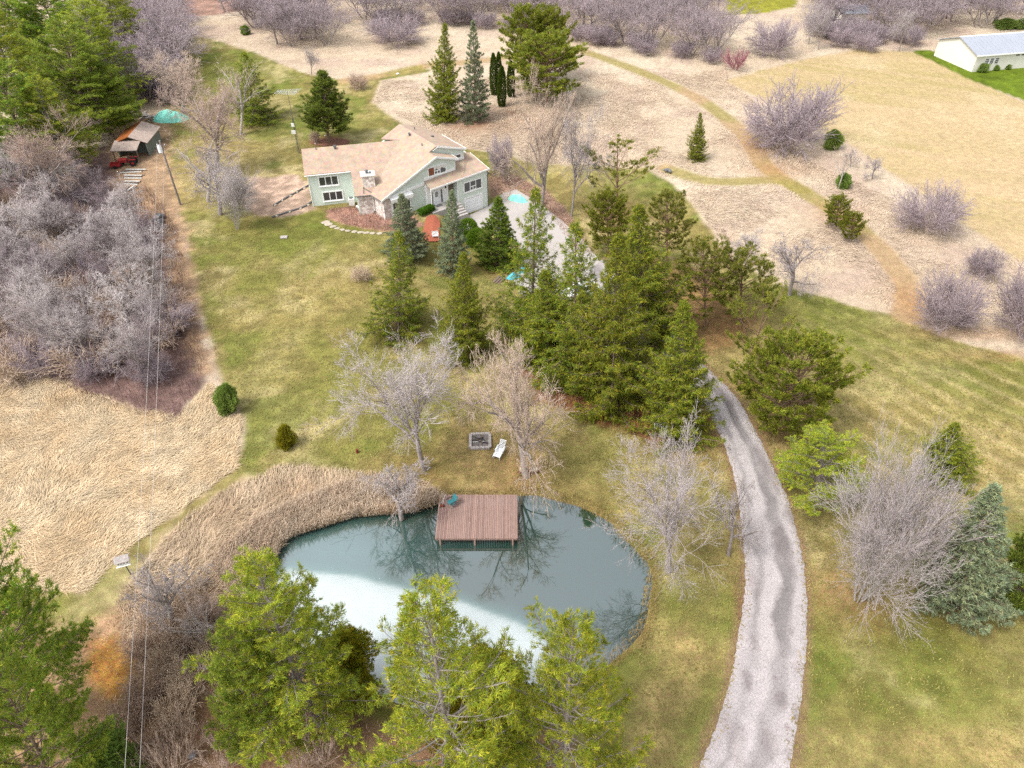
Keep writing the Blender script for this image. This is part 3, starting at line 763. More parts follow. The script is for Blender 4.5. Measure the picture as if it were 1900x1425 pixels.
for a0, a1, b0, b1, z0, z1 in ((15.9, 15.98, -1.43, -1.3, -2.6, 3.36), (11.02, 11.12, -1.43, -1.3, -2.0, 3.2), (1.42, 1.52, -0.03, -0.01, -0.3, 2.9), (6.62, 6.7, -0.04, -0.01, -0.4, 3.2), (11.66, 11.75, -0.03, -0.005, 4.0, 5.5), (14.15, 14.24, 1.66, 1.72, 4.3, 5.7)):
    t = MB(fr2); t.box(a0, a1, b0, b1, z0, z1); t.build('corner_board', M['white'], house)
# gutters and downspouts
g = MB()
g.tube((*p1(-0.28, -0.18), 2.90), (*(V0 - B1 * .06), 2.90), 0.06, n=6); g.tube((*(V0 - B1 * .06), 2.90), (*p2(-0.16, -0.35), 2.95), 0.06, n=6)
g.build('gutter', M['darkgrey'], house)
g = MB(); g.tube((*p1(-6.4, 4.02), 4.55), (*p1(-0.3, 4.02), 4.55), 0.06, n=6); g.build('gutter', M['white'], house)
g = MB(fr1); g.tube((-6.0, 4.33, 4.5), (-6.0, 4.33, 0), 0.05, n=6); g.build('downspout', M['white'], house)
q = cV - U2 * 0.12 - B1 * 0.1
g = MB(); g.tube((*q, 2.85), (*q, 0.5), 0.055, n=6); dn = g.build('downspout', M['white'], house)
g = MB(); g.tube((*q, 0.5), (*q, 0.0), 0.06, n=6); g.build('downspout_foot', M['darkgrey'], dn)
g = MB(fr2); g.tube((16.02, -1.5, 3.3), (16.02, -1.5, -2.3), 0.06, n=6); g.tube((16.25, -1.55, 3.42), (16.25, -1.5, 3.2), 0.05, n=6); g.build('downspout', M['darkgrey'], house)
g = MB(fr1); g.tube((0.9, -0.02, 3.15), (1.0, 1.0, 3.6), 0.03, n=5); g.tube((0.95, 0.95, 3.55), (1.9, 0.2, 3.15), 0.035, n=5); g.build('roof_cable', M['black'], house)
# roof vents
for s_, t_, k in ((-1.9, 8.0, 0), (-4.4, 8.2, 2)):
    g = MB(fr1); z = 3 + 0.41 * t_
    if k == 0: g.tube((s_, t_, z - .1), (s_, t_, z + .3), 0.12, n=8); g.tube((s_, t_, z + .3), (s_, t_, z + .48), 0.24, 0.18, n=8)
    else: g.tube((s_, t_, z - .1), (s_, t_, z + .4), 0.06, n=8)
    g.build('roof_vent', M['darkgrey'], house)
for a_, b_, k in ((9.2, 7.4, 0), (8.9, 3.6, 1), (11.0, 9.0, 1), (12.0, 6.0, 2)):
    g = MB(fr2); z = (3.05 + .43 * a_) if a_ < 9.9 else 7.307 - .3167 * (a_ - 9.9)
    if k == 0: g.tube((a_, b_, z - .1), (a_, b_, z + .25), 0.1, n=8); g.tube((a_, b_, z + .25), (a_, b_, z + .4), 0.2, 0.14, n=8)
    elif k == 1: g.tube((a_, b_, z - .1), (a_, b_, z + .35), 0.07, n=8)
    else: g.box(a_ - .2, a_ + .2, b_ - .15, b_ + .15, z - .1, z + .14)
    g.build('roof_vent', M['darkgrey'], house)

def window(fr_, u0, u1, y, z0, z1, lites=3, sub=None, depth=0.07, curtain=None, frame='white'):
    """lites side by side in a white frame proud of the wall at y; sub: lite indices with small hoppers below"""
    f = MB(fr_); e = 0.13
    f.box(u0, u1, y - depth, y, z0, z0 + e); f.box(u0, u1, y - depth, y, z1 - e, z1)
    f.box(u0, u0 + e, y - depth, y, z0 + e, z1 - e); f.box(u1 - e, u1, y - depth, y, z0 + e, z1 - e)
    W_ = (u1 - u0 - 2 * e); lw = W_ / lites
    for k in range(1, lites):
        x = u0 + e + k * lw; f.box(x - .05, x + .05, y - depth + .002, y, z0 + e, z1 - e)
    wn = f.build('window', M[frame], house)
    s_ = MB(fr_); s_.box(u0 - .05, u1 + .05, y - depth - .06, y - depth + .01, z0 - .06, z0 - .002); s_.build('sill', M[frame], wn)
    for k in range(lites):
        x0 = u0 + e + k * lw + .05; x1 = x0 + lw - .1; zb = z0 + e
        if sub and k in sub:
            h_ = (z1 - z0) * 0.30
            b = MB(fr_); b.box(x0 - .02, x1 + .02, y - depth + .004, y - .005, zb + h_, zb + h_ + .12); b.box((x0 + x1) / 2 - .05, (x0 + x1) / 2 + .05, y - depth + .004, y - .005, zb, zb + h_); b.box(x0, x1, y - depth + .004, y - .005, zb - .02, zb + .07)
            b.build('sash_bar', M[frame], wn)
        g = MB(fr_); g.box(x0, x1, y - depth + .03, y - .004, zb, z1 - e); g.build('pane', M['glass'], wn)
        if curtain and curtain[k]:
            c = MB(fr_); n = 7; xs = np.linspace(x0 + .02, x1 - .02, n)
            lo = z1 - e - (z1 - z0) * (0.85 if curtain[k] == 'curtain_red' else 0.32)
            for i in range(n - 1): c.box(xs[i], xs[i + 1], y - depth + (.018 if i % 2 else .024), y - depth + .028, lo + 0.12 * math.sin(i * 1.1), z1 - e - .02)
            c.build('drape', M[curtain[k]], wn)
    return wn
window(fr1, -4.75, -2.05, 4.4, 2.75, 4.15)
window(fr1, -4.55, -1.75, 4.4, 0.55, 1.95)
window(fr2, 7.35, 10.3, 0.0, 4.1, 5.4, 3, sub=(1,), curtain=('curtain_red', 'curtain', 'curtain'))
window(fr2, 12.0, 15.1, -1.4, 1.0, 2.55, 3, sub=(1,))
window(fr2, 1.55, 4.4, 0.0, 0.5, 2.75, 2, curtain=('curtain', 'curtain'))
window(fr2, 12.1, 13.9, 1.7, 4.62, 5.3, 2)
# scalloped awning over the picture window
aw = MB(fr2)
n = 6; xs = np.linspace(1.2, 4.6, n + 1)
for i in range(n):
    x0, x1 = xs[i], xs[i + 1]
    pts = [(x0, 2.75)] + [(x0 + (x1 - x0) * k / 5, 2.42 - 0.18 * math.sin(math.pi * k / 5)) for k in range(6)] + [(x1, 2.75)]
    aw.wall(pts, 'y', (-0.55 - 0.01 * (i % 2), -0.52))
aw.prism([(1.2, -0.02, 3.05), (1.2, -0.56, 2.76), (4.6, -0.56, 2.76), (4.6, -0.02, 3.05)], 0.03)
aw.build('awning', M['white'], house)
# entry under the porch roof
e_ = MB(fr2); e_.box(6.72, 11.02, -0.42, -0.02, -2.0, 3.3); ent = e_.build('entry_wall', M['white'], house)
d_ = MB(fr2); d_.box(7.75, 8.65, -0.48, -0.425, 0.12, 2.15); door = d_.build('front_door', M['white_metal'], house)
d_ = MB(fr2); d_.box(7.98, 8.42, -0.495, -0.482, 1.25, 1.95); d_.build('pane', M['glass'], door)
d_ = MB(fr2)
for x in (8.12, 8.26): d_.box(x, x + .025, -0.505, -0.496, 1.25, 1.95)
for z in (1.47, 1.70): d_.box(7.98, 8.42, -0.504, -0.497, z, z + .025)
d_.build('grille', M['white'], door)
d_ = MB(fr2); d_.tube((8.56, -0.52, 1.1), (8.56, -0.56, 1.1), .035, n=8); d_.build('handle', M['darkgrey'], door)
for a_ in (7.38, 8.92):
    d_ = MB(fr2); d_.box(a_, a_ + .2, -0.47, -0.425, 0.25, 2.1); d_.build('sidelight', M['glass'], house)
d_ = MB(fr2); d_.box(10.15, 10.95, -0.47, -0.425, 0.4, 2.5); d_.build('shutter', M['brown_shutter'], house)
d_ = MB(fr2); d_.tube((9.7, -0.5, 2.1), (9.7, -0.5, 2.42), .09, .06, n=8); d_.build('porch_lamp', M['black'], house)
d_ = MB(fr2); d_.box(6.75, 6.85, -1.5, -1.4, 0.1, 3.1); d_.build('porch_post', M['white'], house)
d_ = MB(fr2); d_.box(6.4, 11.04, -2.3, -0.43, -1.6, 0.10); d_.build('porch_slab', M['concrete'], house)
d_ = MB(fr2)
for k in range(4): d_.box(8.9, 11.0, -2.7 - .4 * k, -2.3 - .4 * k, -1.8, -0.1 - .2 * k)
d_.build('porch_step', M['concrete'], house)
d_ = MB(fr2); d_.box(7.7, 8.7, -1.2, -0.6, 0.102, 0.125); d_.build('door_mat', M['darkgrey'], house)
# garage door of four sections
fz = MB(fr2); z0 = -2.2
fz.box(12.0, 12.2, -1.47, -1.4, z0, 0.25); fz.box(14.9, 15.1, -1.47, -1.4, z0, 0.25); fz.box(12.2, 14.9, -1.47, -1.4, 0.06, 0.25)
gd = fz.build('garage_door_frame', M['white'], house)
for k in range(4):
    g = MB(fr2); g.box(12.22, 14.88, -1.45, -1.405, z0 + k * .565 + .01, z0 + (k + 1) * .565 - .01); g.build('door_section', M['white_metal'], gd)
g = MB(fr2); g.box(12.3, 14.8, -1.455, -1.44, 0.02, 0.05); g.build('door_seal', M['darkgrey'], gd)
# heating oil tank cabinet / cooling unit against the west wall
ac = empty('air_conditioner', (*p1(-0.75, 3.6), 0), TH1, 'pale grey cabinet unit standing against the green wall beside the chimney', 'air conditioner')
g = MB(fr1); g.box(-1.2, -0.4, 3.2, 3.95, 0, 1.05); g.build('casing', M['white_old'], ac, bevel=.04)
g = MB(fr1); g.tube((-0.8, 3.57, 1.05), (-0.8, 3.57, 1.09), 0.3, n=14); g.build('fan_grille', M['darkgrey'], ac)
tk = MB(fr1); tk.box(-0.3, 0.15, 2.2, 2.6, 0, 0.35); tk.box(-0.1, 0.4, 1.9, 2.2, 0, 0.28)
tag(tk.build('storage_box', M['white_old'], None), 'small white boxes on the ground below the chimney wall', 'box')

# television aerial mast against the west gable
mx_, my_, _ = at(556, 285)
mast = empty('antenna_mast', (mx_, my_, 0), 0, 'tall thin television aerial mast standing beyond the west end of the house', 'antenna')
hm = 9.4
g = MB(); g.tube((mx_, my_, 0), (mx_, my_, hm), 0.06, 0.04, n=6); g.build('pole', M['darkgrey'], mast)
for k in range(3):
    a = k * 2.09; g = MB(); g.tube((mx_ + .28 * math.cos(a), my_ + .28 * math.sin(a), 0), (mx_ + .1 * math.cos(a), my_ + .1 * math.sin(a), 5.5), 0.03, n=4); g.build('mast_leg', M['darkgrey'], mast)
g = MB(); g.tube((mx_ - 1.6, my_ + .3, hm), (mx_ + 1.6, my_ - .3, hm), 0.03, n=4); g.build('boom', M['grey'], mast)
for k in range(12):
    x = mx_ - 1.55 + k * .28; l = 0.9 + 0.05 * k
    g = MB(); g.tube((x - .15 * l, my_ - l, hm + .03), (x + .15 * l, my_ + l, hm + .03), 0.018, n=4); g.build('element', M['white_metal'], mast)
for k, z in enumerate((3.2, 4.3)):
    g = MB(); g.box(mx_ - .55 + .2 * k, mx_ + .1, my_ - .25, my_ - .1, z, z + .5); g.box(mx_ - .3, mx_ - .1, my_ - .1, my_, z + .2, z + .3); g.build('bracket_box', M['white_old'], mast)

# ------------------------------------------------------------------ plants: generators
def nrm(a): return a / (np.linalg.norm(a, axis=-1, keepdims=True) + 1e-9)

def tubes(P, R, n):
    """polylines P (N,K,3) with radii R (N,K) -> verts, quads"""
    N_, K = P.shape[:2]
    d = nrm(P[:, -1] - P[:, 0])
    ref = np.where(np.abs(d[:, 2:3]) > 0.9, np.array([[1., 0, 0]]), np.array([[0, 0, 1.]]))
    u = nrm(np.cross(d, ref)); v = np.cross(d, u)
    a = np.arange(n) * 2 * math.pi / n
    off = u[:, None, None] * np.cos(a)[None, None, :, None] + v[:, None, None] * np.sin(a)[None, None, :, None]
    Vt = (P[:, :, None] + off * R[:, :, None, None]).reshape(-1, 3)
    i = np.arange(N_)[:, None, None] * K * n; k = np.arange(K - 1)[None, :, None] * n; j = np.arange(n)[None, None, :]
    a0 = i + k + j; a1 = i + k + (j + 1) % n
    Qd = np.stack([a0, a1, a1 + n, a0 + n], -1).reshape(-1, 4)
    return Vt, Qd

def spikes(P0, P1, r):
    """thin three-sided needles from P0 to P1 -> verts, tris"""
    d = nrm(P1 - P0)
    u = nrm(np.cross(d, RNG.normal(size=d.shape))); v = np.cross(d, u)
    r = np.broadcast_to(np.asarray(r, float), (len(P0),))[:, None]
    Vt = np.stack([P0 + u * r, P0 + (-.5 * u + .87 * v) * r, P0 + (-.5 * u - .87 * v) * r, P1], 1).reshape(-1, 3)
    b = np.arange(len(P0))[:, None] * 4
    T = np.concatenate([b + [0, 1, 3], b + [1, 2, 3], b + [2, 0, 3]], 0)
    return Vt, T

def join(parts):
    Vs, Ts, n = [], [], 0
    for Vt, T in parts:
        if T.shape[1] == 4: T = np.concatenate([T[:, [0, 1, 2]], T[:, [0, 2, 3]]], 0)
        Vs.append(Vt); Ts.append(T + n); n += len(Vt)
    return np.concatenate(Vs), np.concatenate(Ts)

def tufts(P, D, k, l, wd, spread, col, colvar=0.25, yellow=None, seed=0):
    """k blades per tuft, each one triangle with its own slight colour"""
    rg = np.random.default_rng(seed)
    n = len(P)
    P = np.repeat(P, k, 0); D = np.repeat(D, k, 0)
    d = nrm(D + rg.normal(size=P.shape) * spread)
    s = nrm(np.cross(d, rg.normal(size=P.shape)))
    L_ = l * rg.uniform(0.6, 1.25, len(P))[:, None]
    q = P + rg.normal(size=P.shape) * l * 0.22
    Vt = np.stack([q - s * wd / 2, q + s * wd / 2, q + d * L_], 1).reshape(-1, 3)
    c = np.repeat(rg.uniform(1 - colvar, 1 + colvar, n), k)[:, None] * rg.uniform(.85, 1.15, len(P))[:, None]
    base = np.asarray(col)[None] * c
    if yellow is not None:
        y = np.repeat(np.clip(rg.normal(0.25, 0.35, n), 0, 1), k)[:, None]
        base = base * (1 - y) + np.asarray(yellow)[None] * c * y
    return Vt, np.arange(len(Vt)).reshape(-1, 3), np.repeat(base, 3, 0)

PROTO = {}
def conifer(key, Hh, R, prof, z0=0.06, whorl=0.5, per=6, pitch=(25, -20), curve=0.25, blen=0.42, bsp=0.22, tsp=0.16, k=4, l=0.26, wd=0.07, spread=0.5, col=(.07, .13, .02), yellow=None,
            inner=0.22, droop=0.0, seed=1, irr=0.15, cvar=0.25, skip=0.0, mats=('bark', 'needle'), umb=False, trunk_r=0.016):
    rg = np.random.default_rng(seed)
    zs = np.arange(Hh * z0, Hh * 0.985, whorl)
    lean = rg.normal(size=2) * 0.008 * Hh
    tr = np.stack([np.array([lean[0] * math.sin(t * 2.5), lean[1] * math.sin(t * 3.1), t * Hh]) for t in np.linspace(0, 1, 12)])[None]
    rad = (np.linspace(1, 0.08, 12) ** 0.9 * trunk_r * Hh)[None]
    wood = [tubes(tr, rad, 8)]
    BP = []
    for z in zs:
        u = z / Hh
        base = np.array([lean[0] * math.sin(u * 2.5), lean[1] * math.sin(u * 3.1)])
        a0 = rg.uniform(0, 6.28)
        for j in range(per):
            if rg.random() < skip: continue
            a = a0 + j * 2 * math.pi / per + rg.normal() * 0.25
            L_ = R * prof(u) * (1 + rg.normal() * irr)
            if L_ < 0.06 * R: L_ = 0.06 * R
            pt = math.radians(pitch[1] + (pitch[0] - pitch[1]) * u + rg.normal() * 6)
            zz = z + rg.uniform(-.4, .4) * whorl
            h = np.array([math.cos(a), math.sin(a)])
            t = np.linspace(0, 1, 6)
            out = L_ * t * math.cos(pt)
            up = L_ * (t * math.sin(pt) + curve * (t ** 2) - droop * t * (1 - t) * 2)
            side = rg.normal() * 0.12 * L_ * t ** 2
            BP.append(np.stack([base[0] + h[0] * out - h[1] * side, base[1] + h[1] * out + h[0] * side, zz + up], -1))
    BP = np.array(BP); BL = np.linalg.norm(BP[:, -1] - BP[:, 0], axis=1)
    wood.append(tubes(BP, np.linspace(1, .2, 6)[None] * (0.012 * BL[:, None] + 0.008), 3))
    # branchlets, a flat fan on each branch
    nb = np.maximum(3, (BL / bsp).astype(int)) * 2
    bi = np.repeat(np.arange(len(BP)), nb)
    u = inner + (1 - inner) * rg.random(len(bi)) ** 0.85
    f = u * 4.999; i0 = f.astype(int); fr_ = (f - i0)[:, None]
    st = BP[bi, i0] * (1 - fr_) + BP[bi, i0 + 1] * fr_
    ax = nrm(BP[bi, i0 + 1] - BP[bi, i0])
    sd_ = nrm(np.cross(ax, np.array([0, 0, 1.]))) * rg.choice([-1, 1], len(bi))[:, None]
    ang = np.radians(rg.uniform(25, 65, len(bi)))[:, None]
    d = nrm(ax * np.cos(ang) + sd_ * np.sin(ang) + np.array([0, 0, 1.]) * (rg.normal(0, .18, len(bi))[:, None] - droop * 1.2 + (0.25 if umb else 0)))
    bl = (blen * BL[bi] * (1.08 - u) + 0.10 * R * 0.5) * rg.uniform(.6, 1.2, len(bi))
    nt = np.maximum(1, (bl / tsp).astype(int))
    ti = np.repeat(np.arange(len(bi)), nt)
    v = rg.random(len(ti)) ** 0.8
    if umb: v = 0.55 + 0.45 * v
    TP = st[ti] + d[ti] * (bl[ti] * v)[:, None]
    TD = d[ti] + (np.array([0, 0, 0.35]) if umb else np.array([0, 0, -droop]))
    # tip of every branch
    tt = np.repeat(np.arange(len(BP)), 5)
    uu = rg.uniform(.8, 1, len(tt))[:, None]
    TP = np.concatenate([TP, BP[tt, -2] * (1 - uu) + BP[tt, -1] * uu]); TD = np.concatenate([TD, nrm(BP[tt, -1] - BP[tt, -2])])
    tw = spikes(st, st + d * bl[:, None], 0.007 + 0.003 * Hh / 12)
    wood.append(tw)
    # leader
    ln = np.linspace(0.93, 1.0, 14)[:, None]
    top = np.concatenate([np.array([[lean[0] * math.sin(2.5), lean[1] * math.sin(3.1)]]) * np.ones((14, 1)), ln * Hh], 1)
    TP = np.concatenate([TP, top]); TD = np.concatenate([TD, np.tile([0, 0, 1.], (14, 1))])
    Vt, T, Cc = tufts(TP, TD, k, l, wd, spread, col, cvar, yellow, seed)
    # whole boughs differ a little, so the crown has lighter and duller masses
    ci = 0.78 + 0.5 * fbm(Vt[:, 0] * 1.3 + Vt[:, 2] * .4 + 40, Vt[:, 1] * 1.3 + 40 + Vt[:, 2] * .7, seed, 2)
    Wv, Wt = join(wood)
    PROTO[key] = dict(H=Hh, R=R, parts=[('trunk', npmesh('trunk', Wv, Wt, None, M[mats[0]])), ('crown', npmesh('crown', Vt, T, Cc * ci[:, None], M[mats[1]]))], n=len(T) + len(Wt))

def grow(P, R_, n, lenr, ang, up, K=4, u0=0.3, rg=None, wander=0.12, rr=0.55, jit=0.35, tip=True):
    """children of the polylines P"""
    N_ = len(P); k0 = P.shape[1]
    pi = np.repeat(np.arange(N_), n)
    u = u0 + (1 - u0) * (np.tile((np.arange(n) + .5) / n, N_) + rg.uniform(-.5, .5, N_ * n) / n)
    if tip: u = np.where(np.tile(np.arange(n) == n - 1, N_), 0.98, u)
    f = np.clip(u, 0, .999) * (k0 - 1); i0 = f.astype(int); fr_ = (f - i0)[:, None]
    st = P[pi, i0] * (1 - fr_) + P[pi, i0 + 1] * fr_
    ax = nrm(P[pi, i0 + 1] - P[pi, i0])
    perp = nrm(np.cross(ax, rg.normal(size=ax.shape)))
    a = np.radians(rg.uniform(ang[0], ang[1], len(pi)))[:, None]
    if tip: a = np.where(np.tile(np.arange(n) == n - 1, N_)[:, None], a * 0.35, a)
    d = nrm(ax * np.cos(a) + perp * np.sin(a) + np.array([0, 0, up]))
    PL = np.linalg.norm(P[:, -1] - P[:, 0], axis=1)[pi]
    L_ = PL * lenr * (1.15 - 0.5 * u) * rg.uniform(1 - jit, 1 + jit, len(pi))
    pts = [st]; cur = st; dd = d
    for s in range(K - 1):
        dd = nrm(dd + rg.normal(size=dd.shape) * wander + np.array([0, 0, up * .35]))
        cur = cur + dd * (L_ / (K - 1))[:, None]; pts.append(cur)
    Pn = np.stack(pts, 1)
    rb = (R_[pi, i0] * (1 - fr_[:, 0]) + R_[pi, i0 + 1] * fr_[:, 0]) * rr
    return Pn, rb

def bare(key, Hh, stems=1, trunk=0.35, rad=0.016, lv=((6, .95, (20, 50), .18), (6, .55, (25, 55), .08), (6, .55, (25, 60), .04), (6, .6, (20, 60), .02)), seed=1, wander=0.14, twig=0.011, mat_=('bark_grey', 'twig_grey'), tilt=0.15, last=0.5, one=False):
    rg = np.random.default_rng(seed)
    P0, R0 = [], []
    for s in range(stems):
        a = s * 2.4 + rg.uniform(0, 1); out = (tilt if stems > 1 else 0.04)
        d = np.array([math.cos(a) * out, math.sin(a) * out, 1.0]) * rg.uniform(.8, 1.1)
        L_ = Hh * trunk
        pts = [np.array([math.cos(a), math.sin(a), 0]) * (0.02 * Hh if stems > 1 else 0) + np.array([0, 0, -.1])]
        for k in range(6):
            d = nrm(d + rg.normal(size=3) * wander * 0.5); pts.append(pts[-1] + d * L_ / 6)
        P0.append(pts); R0.append(np.linspace(1, .62, 7) * rad * Hh / (1 if stems == 1 else stems ** .45))
    P, R_ = np.array(P0), np.array(R0)
    heavy = [tubes(P, R_, 7)]; fine = []
    for i, (n, lr, ang, up) in enumerate(lv):
        K = 5 if i == 0 else 4 if i == 1 else 3
        Pn, rb = grow(P, R_, n, lr, ang, up, K, (0.45 if i == 0 and stems == 1 else 0.15), rg, wander, 0.62 if i == 0 else .55)
        Rn = np.maximum(rb[:, None] * np.linspace(1, .35, K)[None], twig * (0.8 if i >= 2 else 1.1))
        if i == 0: heavy.append(tubes(Pn, Rn, 5))
        elif i < len(lv) - 1: (fine if i > 1 else heavy).append(tubes(Pn, Rn, 3 if i > 0 else 4))
        else:
            for s in range(K - 1): fine.append(spikes(Pn[:, s], Pn[:, s + 1], twig))
        P, R_ = Pn, Rn
    Hv, Ht = join(heavy); Fv, Ft = join(fine)
    cz = Fv.mean(0)
    for A_ in (Hv, Fv): A_[:, :2] -= cz[:2] * (np.clip(A_[:, 2:3], 0, None) / cz[2])
    zmax = np.percentile(Fv[:, 2], 99.5); rmax = np.percentile(np.hypot(Fv[:, 0], Fv[:, 1]), 88)
    PROTO[key] = dict(H=float(zmax), R=float(rmax), parts=[('trunk', npmesh('trunk', Hv, Ht, None, M[mat_[0]])), ('twigs', npmesh('twigs', Fv, Ft, None, M[mat_[1]]))], n=len(Ft) + len(Ht))
    if one:
        Vv, Tt = join([(Hv, Ht), (Fv, Ft)])
        for _, me_ in PROTO[key]['parts']: bpy.data.meshes.remove(me_)
        PROTO[key]['parts'] = [('', npmesh('shrub', Vv, Tt, None, M[mat_[1]]))]

def blob(key, Hh, R, shape, nt, k=5, l=.14, wd=.05, col=(.06, .12, .02), yellow=None, seed=1, up=0.5, cvar=.25, lump=0.25, mats='needle', core=0.55):
    rg = np.random.default_rng(seed)
    th = rg.uniform(0, 2 * math.pi, nt); u = rg.random(nt)
    rr_ = rg.random(nt) ** 0.5; rr_ = core + (1 - core) * rr_
    z = u * Hh
    r = R * np.array([shape(q) for q in u]) * rr_ * (1 + lump * (fbm(th * 2.2 + 9, z * 2.4 / R + 5, seed, 3) - .5) * 2)
    P = np.stack([r * np.cos(th), r * np.sin(th), z * (0.9 + 0.1 * rr_) + .02], -1)
    D = np.stack([np.cos(th), np.sin(th), np.full(nt, up)], -1)
    Vt, T, Cc = tufts(P, D, k, l, wd, .6, col, cvar, yellow, seed)
    PROTO[key] = dict(H=Hh, R=R, parts=[('', npmesh('foliage', Vt, T, Cc, M[mats]))], n=len(T))

M['bark'] = mat('bark', twg(150, 130, 112), 0.95, 0.3, 6, bump=.3)
M['bark_grey'] = mat('grey_bark', twg(172, 160, 154), 0.95, 0.28, 4, bump=.3, objvar=.12)
M['bark_dead'] = mat('bleached_bark', twg(200, 192, 184), 0.95, 0.25, 5, bump=.3)
M['bark_red'] = mat('pine_bark', twg(150, 118, 98), 0.95, 0.3, 5, bump=.3)
M['twig_grey'] = mat('grey_twigs', twg(208, 196, 194), 0.95, 0.15, .8, objvar=.16)
M['twig_pink'] = mat('pinkish_twigs', twg(218, 192, 174), 0.95, 0.15, .8, objvar=.1)
M['twig_lilac'] = mat('grey_lilac_twigs', twg(182, 165, 170), 0.95, 0.15, .8, objvar=.14)
M['twig_red'] = mat('crimson_twigs', twg(175, 115, 125), 0.95, 0.15, .8)
M['twig_brown'] = mat('brown_twigs', twg(220, 194, 172), 0.95, 0.25, .8, objvar=.16)
M['needle'] = mat('needles', None, 0.65, 0.12, 1.0, attr=True, trans=0.35, objvar=.10, spec=.25)

cone = lambda u: (1 - u) ** 0.9 * min(1, 0.72 + u * 2.2)
broad = lambda u: (math.sin(math.pi * min(1, (u * 0.93 + 0.13))) ** 0.75)
pineP = lambda u: max(0.05, (1 - u) ** 0.62 * min(1, .55 + 2.2 * u))
slim = lambda u: (1 - u) ** 0.75 * min(1, .8 + u)

YG, DG = lin(152, 160, 34), lin(88, 116, 26)
# white pines at the front: long soft plumes
conifer('white_pine_a', 17, 4.6, pineP, .12, .62, 6, (48, 4), .22, .42, .26, .125, 6, .22, .036, .5, leaf(126, 146, 42), leaf(190, 180, 56), .34, seed=11, irr=.22, trunk_r=.012, umb=False, mats=('bark_grey', 'needle'))
conifer('white_pine_b', 17, 4.6, pineP, .14, .70, 6, (50, 8), .26, .46, .30, .13, 6, .22, .036, .5, leaf(124, 144, 38), leaf(190, 180, 54), .42, seed=12, irr=.28, skip=.12, trunk_r=.012, mats=('bark_grey', 'needle'))
conifer('white_pine_c', 15, 5.0, pineP, .14, .65, 6, (45, 0), .2, .44, .28, .14, 6, .24, .044, .5, leaf(108, 140, 46), leaf(176, 176, 62), .35, seed=13, irr=.25, trunk_r=.013, mats=('bark', 'needle'))
# Norway spruces with hanging sprays
conifer('norway_a', 14, 3.2, cone, .03, .40, 7, (30, -8), .16, .34, .18, .13, 4, .24, .05, .6, leaf(100, 120, 32), leaf(172, 162, 46), .15, droop=.26, seed=21, irr=.30, trunk_r=.012)
conifer('norway_b', 14, 3.2, cone, .04, .46, 6, (30, -8), .16, .38, .2, .14, 4, .24, .05, .6, leaf(92, 116, 32), leaf(166, 156, 44), .18, droop=.30, seed=22, irr=.34, skip=.12, trunk_r=.012)
conifer('blue_spruce', 11, 2.7, cone, .03, .36, 8, (25, 0), .1, .34, .2, .15, 5, .2, .06, .55, leaf(116, 130, 102), leaf(158, 160, 118), .3, seed=23, irr=.14)
conifer('short_fir', 10, 3.4, lambda u: (1 - u) ** .8 * min(1, .5 + 2 * u), .17, .36, 8, (38, 6), .2, .36, .2, .14, 5, .24, .06, .55, leaf(84, 104, 34), leaf(140, 142, 50), .3, seed=25, irr=.2)
conifer('dense_spruce', 10, 3.0, cone, .02, .36, 8, (34, -4), .2, .36, .22, .16, 5, .26, .07, .5, leaf(90, 112, 36), leaf(138, 146, 54), .3, seed=24, irr=.16)
# red pines: tufts held at the ends of bare limbs
conifer('red_pine_a', 11, 3.3, broad, .22, .62, 5, (50, 5), .25, .5, .38, .15, 7, .24, .05, .9, leaf(98, 108, 36), leaf(150, 144, 56), .45, seed=31, irr=.28, skip=.18, umb=True, mats=('bark_red', 'needle'), trunk_r=.014)
conifer('red_pine_b', 11, 3.3, broad, .3, .75, 4, (48, 5), .3, .5, .42, .18, 7, .24, .05, .9, leaf(104, 112, 38), leaf(158, 148, 60), .5, seed=32, irr=.35, skip=.28, umb=True, mats=('bark_red', 'needle'), trunk_r=.014)
conifer('scots_pine', 9, 3.4, broad, .12, .5, 6, (45, -2), .25, .46, .3, .15, 6, .24, .06, .8, leaf(104, 118, 32), leaf(156, 150, 50), .35, seed=33, irr=.2, umb=True, mats=('bark_red', 'needle'), trunk_r=.014)
blob('arborvitae', 6, .62, lambda u: (math.sin(math.pi * min(1, .16 + u * .84)) ** .6), 2600, 4, .16, .07, leaf(62, 84, 22), leaf(100, 112, 34), 41, up=1.6, lump=.12)
blob('round_juniper', 2.2, 1.2, lambda u: (math.sin(math.pi * min(1, .22 + u * .78)) ** .6), 3600, 5, .16, .05, leaf(118, 142, 62), leaf(150, 168, 84), 42, up=.7, lump=.75, core=.3)
blob('cedar_bush', 5, 2.4, lambda u: (math.sin(math.pi * min(1, .2 + u * .8)) ** .55), 15000, 5, .17, .05, leaf(112, 122, 28), leaf(188, 160, 40), 43, up=.7, lump=1.0, core=.25)
blob('box_hedge_bush', 1.2, 1.0, lambda u: (math.sin(math.pi * min(1, .3 + u * .7)) ** .4), 2600, 4, .09, .05, leaf(88, 118, 26), leaf(120, 146, 40), 44, up=.6, lump=.2)

